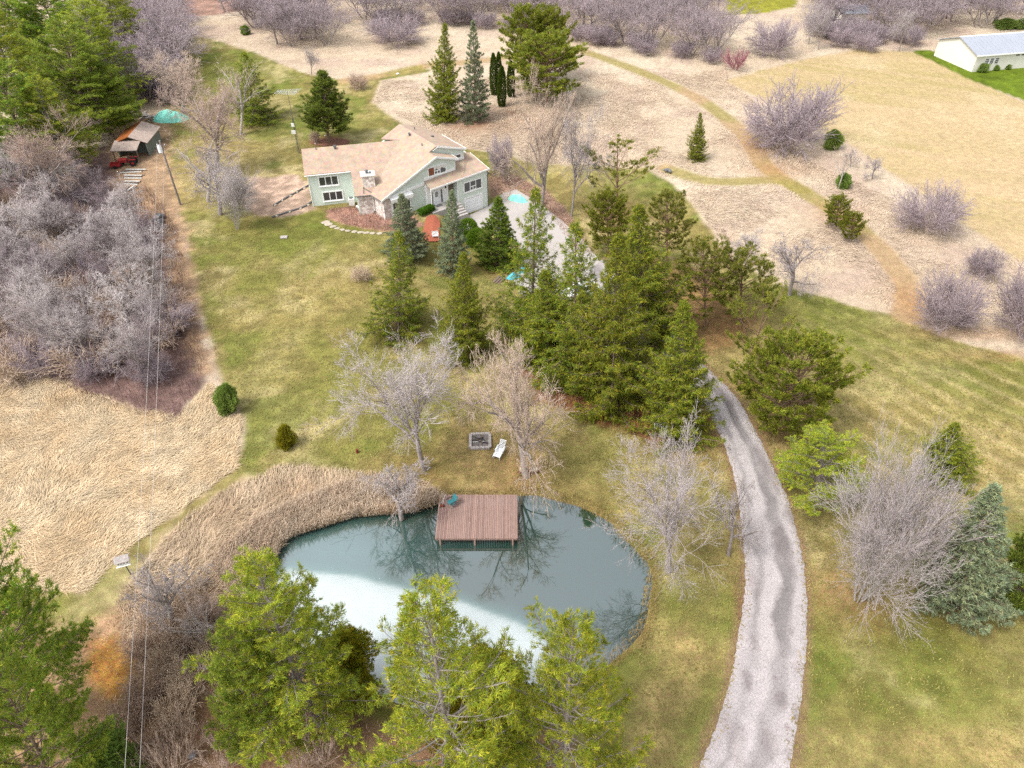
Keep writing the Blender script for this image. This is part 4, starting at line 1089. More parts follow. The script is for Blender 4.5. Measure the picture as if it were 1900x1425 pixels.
L5 = ((7, 1.0, (22, 58), .16), (6, .58, (25, 60), .06), (6, .58, (25, 62), .03), (5, .62, (22, 62), .02), (5, .62, (20, 60), .0))
bare('bare_a', 10, 1, .34, .016, L5, 51, mat_=('bark_grey', 'twig_grey'), twig=.0075)
bare('bare_b', 10, 2, .36, .015, ((5, 1.0, (20, 52), .16), (6, .6, (25, 58), .06), (6, .56, (25, 60), .03), (4, .62, (20, 60), .02), (4, .62, (20, 60), .0)), 52, tilt=.4, mat_=('bark_grey', 'twig_lilac'), twig=.0075)
bare('bare_c', 10, 1, .28, .016, ((8, 1.25, (24, 62), .16), (6, .52, (25, 60), .07), (6, .58, (25, 62), .03), (6, .62, (20, 60), .02), (5, .62, (20, 60), .0)), 53, mat_=('bark_grey', 'twig_pink'), twig=.0065)
bare('bare_fine', 10, 1, .30, .012, ((8, 1.15, (20, 52), .18), (6, .58, (22, 55), .06), (6, .58, (25, 62), .03), (6, .62, (20, 60), .02), (5, .62, (20, 60), .0)), 54, twig=.006, mat_=('bark_grey', 'twig_grey'))
bare('bare_far', 10, 1, .34, .013, ((8, 1.1, (20, 52), .2), (6, .6, (24, 58), .06), (6, .6, (25, 60), .04), (5, .62, (25, 60), .02)), 55, twig=.015, mat_=('bark_grey', 'twig_lilac'))
bare('bare_far2', 10, 3, .36, .013, ((6, 1.0, (20, 50), .16), (6, .6, (24, 56), .06), (5, .6, (25, 60), .04), (4, .62, (25, 60), .02)), 56, twig=.015, tilt=.5, mat_=('bark_grey', 'twig_lilac'))
bare('bare_gnarled', 7, 1, .32, .02, ((7, 1.05, (30, 72), .10), (6, .55, (30, 65), .05), (6, .55, (30, 60), .03), (5, .6, (20, 60), .02), (4, .6, (20, 60), .0)), 57, wander=.26, twig=.0075, mat_=('bark_grey', 'twig_grey'))
bare('bare_open', 9, 1, .46, .017, ((7, .85, (25, 60), .12), (6, .55, (25, 58), .05), (5, .55, (25, 60), .03), (5, .6, (25, 60), .0)), 58, wander=.22, twig=.008, mat_=('bark_dead', 'twig_pink'))
bare('broom_tree', 8, 7, .42, .013, ((8, .95, (16, 48), .10), (7, .6, (18, 48), .05), (6, .55, (18, 50), .02), (5, .6, (18, 50), .0)), 59, tilt=.38, wander=.10, twig=.008, mat_=('bark_dead', 'twig_grey'))
bare('shrub_lilac', 4, 22, .5, .007, ((7, .75, (18, 50), .08), (6, .58, (20, 55), .03), (5, .6, (20, 55), .0)), 60, tilt=.75, twig=.009, mat_=('twig_lilac', 'twig_lilac'), one=True)
bare('shrub_brown', 2.2, 18, .5, .008, ((6, .75, (20, 60), .06), (5, .6, (25, 60), .02), (3, .6, (25, 60), .0)), 61, tilt=.9, twig=.009, mat_=('twig_brown', 'twig_brown'), one=True)
bare('shrub_pink', 2.6, 10, .55, .008, ((6, .7, (15, 45), .12), (5, .6, (20, 55), .0)), 62, tilt=.8, twig=.013, mat_=('twig_pink', 'twig_pink'), one=True)
bare('shrub_crimson', 3, 14, .5, .008, ((6, .7, (15, 45), .12), (5, .6, (20, 50), .0)), 63, tilt=.7, twig=.016, mat_=('twig_red', 'twig_red'), one=True)

def plant(key, x, y, h, wscale, label, cat, name, group=None, rot=None, tilt=(0, 0), z=None):
    p = PROTO[key]
    z = float(terrain(x, y)) if z is None else z
    rot = random.uniform(0, 6.28) if rot is None else rot
    if len(p['parts']) == 1:
        r = bpy.data.objects.new(name, p['parts'][0][1]); COL.objects.link(r)
    else:
        r = bpy.data.objects.new(name, None); COL.objects.link(r); r.empty_display_size = .5
        for nm, me_ in p['parts']:
            o = bpy.data.objects.new(nm, me_); COL.objects.link(o); o.parent = r
    sz = h / p['H']
    r.matrix_basis = Matrix.Translation((x, y, z - 0.05)) @ Matrix.Rotation(tilt[1], 4, 'Y') @ Matrix.Rotation(-tilt[0], 4, 'X') @ Matrix.Rotation(rot, 4, 'Z') @ Matrix.Diagonal((wscale, wscale, sz, 1))
    return tag(r, label, cat, group)

def T(key, bx, by, tx, ty, wpx, label, cat='tree', name='tree', group=None, maxtilt=.22):
    """a plant by where its foot stands, where its tip is and how wide its crown looks"""
    x, y, z = at(bx, by)
    d = ray(tx, ty); t = y / d[1]
    h = H + d[2] * t - z
    ytop = y
    tl = max(-maxtilt, min(maxtilt, math.atan2(d[0] * t - x, h)))
    depth = y * math.cos(PITCH) + (H - h * .4) * math.sin(PITCH)
    wm = wpx * depth / F
    return plant(key, x, y, h, wm / 2 / PROTO[key]['R'], label, cat, name, group, tilt=(0, tl))

# ------------------------------------------------------------------ other buildings
def frm(x, y, ang, z=0.0):
    c, s = math.cos(ang), math.sin(ang)
    return lambda p: (x + c * p[0] - s * p[1], y + s * p[0] + c * p[1], z + p[2])

ba = math.radians(12.9)
barn = empty('barn', (91.5, 148.0, 0), ba, 'long cream barn with pale metal roof at the far edge of the tan field', 'barn')
bf = frm(91.5, 148.0, ba)
g = MB(bf); g.box(0, 34, 0, .2, -.3, 3.2); g.box(0, 34, 11.1, 11.3, -.3, 3.2); g.box(33.8, 34, .2, 11.1, -.3, 3.2); g.build('side_wall', M['barn_wall'], barn)
g = MB(bf); g.wall([(0.2, -.3), (.2, 3.2), (5.65, 4.95), (11.1, 3.2), (11.1, -.3)], 'x', (0, .2)); g.build('gable_wall', M['barn_wall'], barn)
for sg in (0, 1):
    y0, y1 = (-.35, 5.65) if sg == 0 else (11.65, 5.65)
    g = MB(bf); g.prism([(-.4, y0, 3.2), (34.5, y0, 3.2), (34.5, y1, 5.12), (-.4, y1, 5.12)], .12); r_ = g.build('roof', M['barn_roof'], barn)
    if sg == 0:
        for k in range(38):
            x = -.3 + k * .92; s_ = MB(bf); s_.add([(x, y0, 3.2), (x + .05, y0, 3.2), (x + .05, y1, 5.12), (x, y1, 5.12), (x, y0, 3.24), (x + .05, y0, 3.24), (x + .05, y1, 5.16), (x, y1, 5.16)], [(0, 1, 2, 3), (7, 6, 5, 4), (0, 4, 5, 1), (1, 5, 6, 2), (2, 6, 7, 3), (3, 7, 4, 0)])
            s_.build('roof_seam', M['barn_roof'], r_)
g = MB(bf); g.box(-.42, 34.5, 5.5, 5.8, 5.08, 5.2); g.build('ridge_cap', M['white'], barn)
g = MB(bf); g.box(-.42, 34.5, -.42, -.34, 2.98, 3.2); g.build('gutter', M['white'], barn)
for k in range(3):
    x = 2.2 + k * 1.15
    g = MB(bf); g.box(x, x + .9, -.06, -.002, 1.3, 2.45); wn = g.build('window', M['white'], barn)
    for i in range(2):
        for j in range(3):
            p = MB(bf); p.box(x + .06 + i * .4, x + .42 + i * .4, -.075, -.05, 1.36 + j * .36, 1.66 + j * .36); p.build('pane', M['darkgrey'], wn)
for x in (9.1, 10.4):
    g = MB(bf); g.box(x, x + .8, -.05, -.002, 2.5, 2.75); g.build('vent', M['darkgrey'], barn)
g = MB(bf); g.box(20, 23.2, -.07, -.002, 0, 2.5); g.build('sliding_door', M['white'], barn)

hx, hy = 80.5, 186
hut = empty('far_shed', (hx, hy, 0), .1, 'small shed with bluish grey metal roof half hidden in the far belt', 'shed')
hf = frm(hx, hy, .1)
g = MB(hf); g.box(-3.2, 3.2, -2.5, 2.5, -.2, 2.6); g.build('wall', M['barn_wall'], hut)
g = MB(hf); g.prism([(-3.6, -3, 2.5), (3.6, -3, 2.5), (3.6, 0, 3.9), (-3.6, 0, 3.9)], .1); g.build('roof', M['barn_roof'], hut)
g = MB(hf); g.prism([(-3.6, 0, 3.9), (3.6, 0, 3.9), (3.6, 3, 2.5), (-3.6, 3, 2.5)], .1); g.build('roof', M['barn_roof'], hut)

# garden shed with open lean-to, west of the lawn
sx_, sy_, _ = at(246, 296)
sa = math.radians(4)
shed = empty('garden_shed', (sx_, sy_, 0), sa, 'small open fronted shed with leaf strewn roof under the north west pines', 'shed')
sf = frm(sx_, sy_, sa)
g = MB(sf); g.box(-2.3, -2.15, 1.2, 7.2, 0, 2.2); g.box(2.15, 2.3, 1.2, 7.2, 0, 2.2); g.box(-2.15, 2.15, 7.0, 7.2, 0, 2.4); g.wall([(-2.15, 0), (-2.15, 2.2), (0, 3.0), (2.15, 2.2), (2.15, 0)], 'y', (2.6, 2.75)); g.build('wall', M['shed_wall'], shed)
g = MB(sf); g.prism([(-2.6, 1.0, 2.15), (0, 1.0, 3.15), (0, 7.6, 3.15), (-2.6, 7.6, 2.15)], .1); g.build('roof', M['rust_leaf'], shed)
g = MB(sf); g.prism([(0, 1.0, 3.15), (2.6, 1.0, 2.15), (2.6, 7.6, 2.15), (0, 7.6, 3.15)], .1); g.build('roof', M['shed_roof'], shed)
g = MB(sf); g.prism([(-2.3, -1.2, 1.9), (1.6, -1.2, 1.9), (1.6, 1.3, 2.5), (-2.3, 1.3, 2.5)], .08); g.build('lean_to_roof', M['shed_roof'], shed)
for x in (-2.1, 1.4):
    g = MB(sf); g.box(x, x + .12, -1.05, -.93, 0, 1.84); g.build('post', M['wood'], shed)
# little red tractor under the lean-to
tx_, ty_, _ = at(243, 306)
tr = empty('tractor', (tx_, ty_, 0), 0, 'small red garden tractor parked under the shed lean-to', 'tractor')
tf = frm(tx_, ty_, math.radians(8))
g = MB(tf); g.box(-1.6, -.3, -.38, .38, .5, 1.02); g.build('bonnet', M['red'], tr, bevel=.06)
g = MB(tf); g.box(-.3, .75, -.3, .3, .45, .7); g.build('chassis', M['black'], tr, bevel=.03)
g = MB(tf); g.box(.25, .75, -.28, .28, .8, .92); g.box(.68, .8, -.28, .28, .92, 1.3); g.build('seat', M['black'], tr, bevel=.03)
for yy in (-.62, .45):
    g = MB(tf); g.box(.05, 1.05, yy - .02, yy + .2, .95, 1.05); g.box(.05, .15, yy - .02, yy + .2, .6, .95); g.build('mudguard', M['red'], tr)
    g = MB(tf); g.tube((.55, yy, .48), (.55, yy + .2, .48), .48, n=16); wv_ = g.build('wheel', M['tire'], tr); g = MB(tf); g.tube((.55, yy - .01, .48), (.55, yy + .21, .48), .22, n=12); g.build('rim', M['red'], wv_)
    g = MB(tf); g.tube((-1.25, yy * .9, .3), (-1.25, yy * .9 + .16, .3), .3, n=14); wv_ = g.build('wheel', M['tire'], tr); g = MB(tf); g.tube((-1.25, yy * .9 - .01, .3), (-1.25, yy * .9 + .17, .3), .14, n=10); g.build('rim', M['red'], wv_)
g = MB(tf); g.tube((-.3, 0, 1.0), (0.05, 0, 1.25), .03, n=6); g.tube((.03, 0, 1.24), (.06, 0, 1.28), .2, n=12); g.build('steering_wheel', M['black'], tr)
tx2, ty2, _ = at(216, 311)
cart = empty('red_cart', (tx2, ty2, 0), 0, 'low red trailer cart beside the small red tractor', 'cart')
cf_ = frm(tx2, ty2, .15)
g = MB(cf_); g.box(-.7, .7, -.5, .5, .3, .38); g.box(-.7, .7, -.5, -.44, .38, .7); g.box(-.7, .7, .44, .5, .38, .7); g.box(-.7, -.64, -.44, .44, .38, .7); g.box(.64, .7, -.44, .44, .38, .7); g.build('tub', M['red'], cart)
for yy in (-.62, .52):
    g = MB(cf_); g.tube((0, yy, .25), (0, yy + .1, .25), .25, n=12); g.build('wheel', M['tire'], cart)
# stacked boards and beams south of the shed
rgl = random.Random(8)
for i, (px, py, ln, an, lab) in enumerate(((248, 318, 3.0, 3, 'pair of long weathered beams nearest the red tractor'), (250, 329, 2.6, 0, 'broken pale boards between the weathered beams'), (246, 340, 2.2, -3, 'short dark beam in the middle of the lumber heap'),
                                           (243, 352, 1.6, 80, 'short boards pointing towards the camera at the end of the lumber heap'))):
    x, y, _ = at(px, py)
    pile = empty('lumber_stack', (x, y, 0), 0, lab, 'lumber', 'lumber south of the shed')
    for k in range(5):
        q = frm(x + rgl.uniform(-.3, .3), y + (k - 2) * .24 * (1 if an < 45 else .2), math.radians(an + rgl.uniform(-5, 5)))
        g = MB(q); g.box(-ln / 2, ln / 2, -.09 + (0 if an < 45 else k * .25 - .5), .09 + (0 if an < 45 else k * .25 - .5), .03 + .12 * (k % 2), .14 + .12 * (k % 2)); g.build('board', M['wood'] if k % 3 else M['white_old'], pile)

def mound(name, x, y, a, b, h, ang, m, label, cat, seed=1, n=30, z=None, bumps=.3):
    rg = np.random.default_rng(seed); z0 = float(terrain(x, y)) if z is None else z
    vs, fs = [], []
    rings = 9
    for i in range(rings):
        t = i / (rings - 1)
        for k in range(n):
            th = 2 * math.pi * k / n
            wob = 1 + bumps * (float(fbm(np.array([math.cos(th) * 1.5 + 5 + seed]), np.array([math.sin(th) * 1.5 + 5 + t]), seed, 3)[0]) - .5) * 1.2
            r = (1 - t) * wob
            zz = h * (1 - (1 - t) ** 2.2) * (1 + bumps * (float(fbm(np.array([math.cos(th) * r * 3 + 9]), np.array([math.sin(th) * r * 3 + 3]), seed + 2, 3)[0]) - .5) * 2)
            px_, py_ = a * r * math.cos(th), b * r * math.sin(th)
            vs.append((x + px_ * math.cos(ang) - py_ * math.sin(ang), y + px_ * math.sin(ang) + py_ * math.cos(ang), z0 + (zz if i else 0.0)))
    for i in range(rings - 1):
        for k in range(n): fs.append((i * n + k, i * n + (k + 1) % n, (i + 1) * n + (k + 1) % n, (i + 1) * n + k))
    g = MB(); g.add(vs, fs)
    return tag(g.build(name, m), label, cat)
x, y, _ = at(317, 222); mound('tarpaulin', x, y, 3.1, 1.8, 1.5, .05, M['tarp'], 'large turquoise tarpaulin over a heap at the end of the grove', 'tarpaulin', 3)
x, y, _ = at(960, 372); mound('tarpaulin', x, y, 1.7, .75, .9, -.5, M['tarp'], 'turquoise tarpaulin over a low load on the far edge of the pad', 'tarpaulin', 4)
x, y, _ = at(953, 516); mound('tarpaulin', x, y, 1.0, .55, .7, .4, M['blue'], 'bright blue cover over a small tub at the near edge of the pad', 'tarpaulin', 5)
x, y, _ = at(970, 505); mound('tarpaulin', x, y, .7, .5, .6, .4, M['blue'], 'smaller bright blue cover just behind the blue covered tub', 'tarpaulin', 6)
def cobble(x, y, z, a, b, c, ang, rg):
    """an irregular stone"""
    g = MB(frm(x, y, ang, z)); vs = []
    n = 8
    for zz, s in ((0, .92), (c * .6, 1.0), (c, .72)):
        for k in range(n):
            t = 2 * math.pi * k / n; r = s * rg.uniform(.8, 1.1)
            vs.append((a * r * math.cos(t), b * r * math.sin(t), zz + rg.uniform(-.04, .04) * c))
    fs = [tuple(range(n - 1, -1, -1)), tuple(range(2 * n, 3 * n))] + [(i * n + k, i * n + (k + 1) % n, (i + 1) * n + (k + 1) % n, (i + 1) * n + k) for i in range(2) for k in range(n)]
    return g.add(vs, fs)
rgl = random.Random(4)
x0, y0, _ = at(270, 220)
rub = empty('rubble_pile', (x0, y0, 0), 0, 'pile of broken concrete slabs beside the large turquoise tarpaulin', 'rubble')
for k in range(22):
    cobble(x0 + rgl.gauss(0, 1.3), y0 + rgl.gauss(0, .9), rgl.uniform(0, .5), rgl.uniform(.3, .8), rgl.uniform(.2, .4), rgl.uniform(.12, .3), rgl.uniform(0, 3), rgl).build('slab', M['concrete_old'] if k % 3 else M['wood'], rub)
x0, y0, _ = at(298, 405)
for k, (dx, dy, s) in enumerate(((0, 0, .75), (.5, -1.3, .6), (-.5, -.8, .5), (.9, -2.3, .55), (.2, -2.6, .4), (1.2, -3.2, .35))):
    tag(cobble(x0 + dx, y0 + dy, 0, s, s * .8, s * .8, k, rgl).build('boulder', M['rock'] if k else M['darkgrey'], None), 'dark grey boulder in the heap at the thicket edge under the overhead wires', 'boulder', 'dark boulders at the thicket edge')
x0, y0, _ = at(1242, 320)
for k in range(5):
    tag(cobble(x0 + rgl.uniform(-1, 1), y0 + rgl.uniform(-.5, .5), -.03, rgl.uniform(.2, .4), .25, .22, k, rgl).build('boulder', M['rock'], None), 'small fieldstone in the heap where lawn, trail and meadow meet', 'boulder', 'fieldstones at the trail head')
x0, y0, _ = at(738, 138); tag(cobble(x0, y0, -.03, .35, .3, .3, 0, rgl).build('boulder', M['white_old'], None), 'small white stone on the narrow grass path beyond the house', 'boulder')

# utility pole with transformer, and its two wires
ux, uy, _ = at(335, 380)
up_ = empty('utility_pole', (ux, uy, 0), 0, 'pale wooden utility pole with a white transformer beside the old bare trees', 'utility pole')
g = MB(); g.tube((ux, uy, -.2), (ux, uy, 9.0), .16, .11, n=10); g.build('pole', M['pole'], up_)
g = MB(); g.tube((ux - .1, uy - .38, 7.6), (ux - .1, uy - .38, 8.5), .27, n=14); tf_ = g.build('transformer', M['white_metal'], up_)
g = MB(); g.tube((ux - .1, uy - .38, 8.5), (ux - .1, uy - .38, 8.62), .28, .12, n=14); g.build('transformer_lid', M['grey'], tf_)
g = MB(); g.box(ux - .6, ux + .6, uy - .06, uy + .06, 8.3, 8.42); g.build('crossarm', M['wood'], up_)
for s_ in (-.5, .5):
    g = MB(); g.tube((ux + s_, uy, 8.42), (ux + s_, uy, 8.58), .05, .03, n=8); g.build('insulator', M['white'], up_)
def cable(name, a, b, sag, r, m, n=40):
    P = np.array([[[a[i] + (b[i] - a[i]) * t - (sag * 4 * t * (1 - t) if i == 2 else 0) for i in range(3)] for t in np.linspace(0, 1, n)]])
    Vt, Qd = tubes(P, np.full((1, n), r), 5)
    return link(name, npmesh(name, Vt, Qd, None, m))
ex, ey = at(240, 1425, 9.0)[:2]
ex2, ey2 = ux + (ex - ux) * 1.35, uy + (ey - uy) * 1.35
tag(cable('overhead_wire', (ux - .45, uy, 8.5), (ex2 - .25, ey2, 9.9), 1.0, .009, M['wire']), 'thin pale overhead wire from the utility pole, the one over the thicket side', 'wire', 'overhead wires')
tag(cable('overhead_wire', (ux + .3, uy, 8.0), (ex2 + .25, ey2, 9.5), 1.0, .009, M['wire']), 'thin pale overhead wire from the utility pole, the one nearer the pond', 'wire', 'overhead wires')

# ------------------------------------------------------------------ the deck on the pond
dx0, dy0, _ = at(807, 999, .5); dx1, _, _ = at(960.5, 999, .5); _, dy1, _ = at(890, 918, .5)
deck = empty('deck', ((dx0 + dx1) / 2, (dy0 + dy1) / 2, -.3), 0, 'square reddish brown plank deck standing over the pond edge', 'deck')
M['planks'] = [mat('deck_plank_%d' % k, lin(*c), 0.85, 0.22, 2.5, stretch=(6, .7, 6)) for k, c in enumerate(((186, 154, 142), (178, 146, 134), (196, 162, 148), (184, 152, 142), (170, 138, 128)))]
npk = 46; pw = (dx1 - dx0) / npk; rgl = random.Random(2)
for k in range(npk):
    x = dx0 + k * pw; g = MB(); zt = .5 + rgl.uniform(-.006, .006)
    g.box(x + .008, x + pw - .008, dy0 - rgl.uniform(0, .03), dy1 + rgl.uniform(0, .03), zt - .04, zt); g.build('plank', M['planks'][rgl.choice((0, 0, 1, 2, 3, 0, 4))], deck)
for yy in (dy0 + .03, (dy0 + dy1) / 2, dy1 - .1):
    g = MB(); g.box(dx0 + .03, dx1 - .03, yy, yy + .06, .24, .455); g.build('joist', M['planks'][2] if yy < dy0 + .1 else M['wood'], deck)
for xx in (dx0 + .04, dx1 - .1):
    g = MB(); g.box(xx, xx + .06, dy0 + .1, dy1 - .1, .26, .455); g.build('side_beam', M['planks'][3], deck)
for xx in (dx0 + .3, (dx0 + dx1) / 2 - .2, dx1 - .45):
    for yy in (dy0 - .06, dy1 - .5):
        g = MB(); g.box(xx, xx + .13, yy, yy + .09, -1.1, .40); g.build('post', M['planks'][2], deck)
# camp chair and rods on the deck
cx_, cy_, _ = at(838, 938, .5)
chq = frm(cx_, cy_, math.radians(-55), .5)
chair = empty('folding_chair', (cx_, cy_, .5), 0, 'teal fabric folding chair standing on the deck corner', 'chair')
g = MB(chq); g.add([(-.28, -.26, .42), (.28, -.26, .42), (.28, .22, .38), (-.28, .22, .38), (-.28, -.26, .45), (.28, -.26, .45), (.28, .22, .41), (-.28, .22, .41)], [(0, 1, 2, 3), (7, 6, 5, 4), (0, 4, 5, 1), (1, 5, 6, 2), (2, 6, 7, 3), (3, 7, 4, 0)]); g.build('seat', M['teal'], chair)
g = MB(chq); g.add([(-.28, .22, .42), (.28, .22, .42), (.28, .42, .98), (-.28, .42, .98), (-.28, .25, .42), (.28, .25, .42), (.28, .45, .98), (-.28, .45, .98)], [(0, 1, 2, 3), (7, 6, 5, 4), (0, 4, 5, 1), (1, 5, 6, 2), (2, 6, 7, 3), (3, 7, 4, 0)]); g.build('backrest', M['teal'], chair)
for a_, b_ in (((-.3, -.3, 0), (-.3, .3, .62)), ((.3, -.3, 0), (.3, .3, .62)), ((-.3, .3, 0), (-.3, -.25, .62)), ((.3, .3, 0), (.3, -.25, .62))):
    g = MB(chq); g.tube(a_, b_, .016, n=6); g.build('leg', M['grey'], chair)
for s_ in (-.31, .31):
    g = MB(chq); g.box(s_ - .04, s_ + .04, -.28, .3, .62, .65); g.build('armrest', M['black'], chair)
for k, (a_, b_, lab) in enumerate((((-1.0, -.1, .0), (-.35, .35, 1.15), 'thin fishing rod leaning beside the teal chair'), ((-.75, -.25, 0), (-.5, .5, .95), 'shorter fishing rod leaning beside the teal chair'))):
    rod = empty('fishing_rod', (cx_ - .5 + .2 * k, cy_, .5), 0, lab, 'fishing rod')
    q = frm(cx_, cy_, 0, .5)
    g = MB(q); g.tube(a_, b_, .014, .006, n=5); g.build('blank', M['white_old'], rod)
    mid = tuple(a_[i] * .75 + b_[i] * .25 for i in range(3)); g = MB(q); g.tube((mid[0] - .03, mid[1], mid[2]), (mid[0] + .05, mid[1], mid[2]), .045, n=8); g.build('reel', M['darkgrey'], rod)
g = MB(frm(cx_ - .75, cy_ - .1, .2, .5)); g.box(-.16, .16, -.1, .1, 0, .18); tag(g.build('tackle_box', M['rusty']), 'small brown tackle box on the deck by the fishing rods', 'box')

# fire pit
fx, fy, _ = at(891, 820)
fp_ = empty('fire_pit', (fx, fy, 0), 0, 'square fire pit of pale blocks with ashes and charred sticks', 'fire pit')
s_ = .86; rgl = random.Random(5)
for side in range(4):
    for k in range(4):
        t = -s_ + .22 + k * (2 * s_ - .02) / 4
        q = frm(fx, fy, math.radians(2) + side * math.pi / 2)
        g = MB(q); g.box(t - .205, t + .195, -s_ - .13, -s_ + .12, 0, .24 + rgl.uniform(-.02, .02)); g.build('block', M['concrete_old'], fp_, bevel=.015)
g = MB(frm(fx, fy, 0)); g.box(-s_ + .1, s_ - .1, -s_ + .1, s_ - .1, 0, .07); g.build('ash_bed', M['ash'], fp_)
for k in range(7):
    a = rgl.uniform(0, 3.14); q = frm(fx + rgl.uniform(-.25, .25), fy + rgl.uniform(-.2, .25), a)
    g = MB(q); g.tube((-.55, 0, .1 + .03 * k), (.55, 0, .14 + .03 * (k % 3)), .035 + .02 * (k % 2), n=6); g.build('stick', M['white_old'] if k == 0 else (M['black'] if k % 2 else M['wood']), fp_)

# white garden lounger
lx, ly, _ = at(927, 842); q = frm(lx, ly, math.radians(-22))
lg = empty('garden_lounger', (lx, ly, 0), 0, 'white slatted garden lounger beside the fire pit', 'lounger')
for sx2 in (-.33, .29):
    g = MB(q); g.box(sx2, sx2 + .05, -.8, .55, .30, .38); g.build('side_rail', M['white_metal'], lg)
    g = MB(q); g.box(sx2 - .03, sx2 + .08, -.25, .45, .55, .60); g.box(sx2, sx2 + .04, -.22, -.17, .38, .55); g.box(sx2, sx2 + .04, .38, .43, .38, .55); g.build('armrest', M['white_metal'], lg)
for k in range(9):
    g = MB(q); y_ = -.76 + k * .13; g.box(-.28, .29, y_, y_ + .10, .36, .39); g.build('slat', M['white_metal'], lg)
for k in range(6):
    t = k * .12; g = MB(q); g.box(-.28, .29, .42 + t * .7, .49 + t * .7, .42 + t * .75, .46 + t * .75); g.build('back_slat', M['white_metal'], lg)
for a_ in ((-.31, -.72), (.31, -.72), (-.31, .45), (.31, .45)):
    g = MB(q); g.tube((a_[0], a_[1], 0), (a_[0], a_[1], .32), .025, n=6); g.build('leg', M['white_metal'], lg)

# log bench behind the trunk, with split logs on it
bx_, by_, _ = at(981, 878)
bn = empty('log_bench', (bx_, by_, 0), 0, 'low rough plank bench behind the trunk of the pinkish pond tree', 'bench')
q = frm(bx_, by_, math.radians(2))
g = MB(q); g.box(-.85, .85, -.16, .16, .26, .32); g.build('seat', M['rusty'], bn)
for s_ in (-.6, .6):
    g = MB(q); g.tube((s_, 0, 0), (s_, 0, .26), .13, n=10); g.build('leg', M['wood'], bn)
for k, x in enumerate((-.7, -.45, .25, .45, .66)):
    g = MB(q); g.tube((x, -.14, .42), (x + .03, .2, .42), .1, n=8); tag(g.build('split_log', M['stone']), 'short pale split log lying on the low plank bench', 'log', 'split logs on the bench')

# martin house on its pole, by the dry meadow
mx2, my2, _ = at(243, 1066); q = frm(mx2, my2, math.radians(20))
mh = empty('bird_house', (mx2, my2, 0), 0, 'weathered white martin house on a thin pole at the dry meadow edge', 'bird house')
g = MB(q); g.tube((0, 0, 0), (0, 0, 1.5), .045, n=8); g.build('pole', M['darkgrey'], mh)
g = MB(q); g.box(-.42, .42, -.26, .26, 1.5, 1.95); g.build('box', M['white_old'], mh)
for sg in (-1, 1):
    g = MB(q); p_ = [(-.5, sg * .36, 1.92), (.5, sg * .36, 1.92), (.5, 0, 2.2), (-.5, 0, 2.2)]; g.prism(p_ if sg < 0 else p_[::-1], .03); g.build('roof', M['concrete_old'], mh)
for k in range(4):
    g = MB(q); g.tube((-.3 + k * .2, -.262, 1.7), (-.3 + k * .2, -.27, 1.7), .045, n=8); g.build('entrance_hole', M['black'], mh)
g = MB(q); g.box(-.48, .48, -.4, -.26, 1.5, 1.52); g.build('perch_board', M['white_old'], mh)

# small things on the lawn
x, y, _ = at(663, 840); g = MB(); g.tube((x, y, 0), (x + .02, y, .42), .13, .11, n=12); st__ = tag(g.build('stump', M['rusty']), 'small sawn stump standing alone on the lawn west of the pond trees', 'stump')
x, y, _ = at(527, 441); g = MB(frm(x, y, .1)); g.box(-.45, .45, -.3, .3, 0, .16); tag(g.build('well_cover', M['concrete_old'], bevel=.03), 'small pale concrete cover on the lawn in front of the west wing', 'cover')
x, y, _ = at(357, 1402); g = MB(); g.tube((x, y, 0), (x, y, .22), .27, .27, n=20); tag(g.build('pipe_cap', M['grey']), 'round grey cap on the ground near the bottom edge', 'cap')
x, y, _ = at(925, 522); q = frm(x, y, math.radians(62))
pb = empty('garden_step', (x, y, 0), 0, 'short grey wooden steps leading up to the pad', 'steps')
z0 = float(terrain(x, y))
for k in range(3):
    g = MB(frm(x, y, math.radians(62), z0)); g.box(-.8, .8, -.42 + .28 * k, -.17 + .28 * k, .05 + .1 * k, .1 + .1 * k); g.build('tread', M['wood'], pb)
for s_ in (-.82, .78):
    g = MB(frm(x, y, math.radians(62), z0)); g.box(s_, s_ + .05, -.42, .42, -.1, .12); g.build('stringer', M['wood'], pb)
def bench(x, y, ang, w_, label, m):
    z0 = float(terrain(x, y)); b = empty('garden_bench', (x, y, z0), 0, label, 'bench'); q = frm(x, y, ang, z0)
    for k in range(3):
        g = MB(q); g.box(-w_ / 2, w_ / 2, -.25 + k * .15, -.13 + k * .15, .42, .45); g.build('seat_slat', m, b)
    for k in range(3):
        g = MB(q); g.box(-w_ / 2, w_ / 2, .22 + .02 * k, .25 + .02 * k, .52 + k * .13, .62 + k * .13); g.build('back_slat', m, b)
    for s_ in (-w_ / 2, w_ / 2 - .06):
        for yy, hh in ((-.22, .62), (.2, .92)):
            g = MB(q); g.box(s_ + .005, s_ + .055, yy, yy + .05, 0, hh if yy < 0 else .5); g.build('leg', m, b)
        g = MB(q); g.box(s_, s_ + .06, -.25, .25, .62, .66); g.build('armrest', m, b)
bench(*at(1228, 800)[:2], math.radians(-12), 1.5, 'white slatted bench under the spruce beside the drive', M['white_metal'])
bench(*at(808, 442)[:2], math.radians(10), .8, 'small white bench at the end of the red mulch bed', M['white_metal'])
x, y, _ = at(737, 588); z_ = 1.6
fd = empty('bird_feeder', (x + .3, y - 1.6, 0), 0, 'dark bird feeder on a thin pole against the western lawn spruce', 'bird feeder')
g = MB(); g.tube((x + .3, y - 1.6, 0), (x + .3, y - 1.6, 1.6), .02, n=6); g.build('pole', M['darkgrey'], fd)
g = MB(); g.tube((x + .3, y - 1.6, 1.6), (x + .3, y - 1.6, 2.15), .16, n=12); g.build('seed_tube', M['black'], fd)
g = MB(); g.tube((x + .3, y - 1.6, 2.15), (x + .3, y - 1.6, 2.35), .26, .02, n=12); g.build('lid', M['grey'], fd)

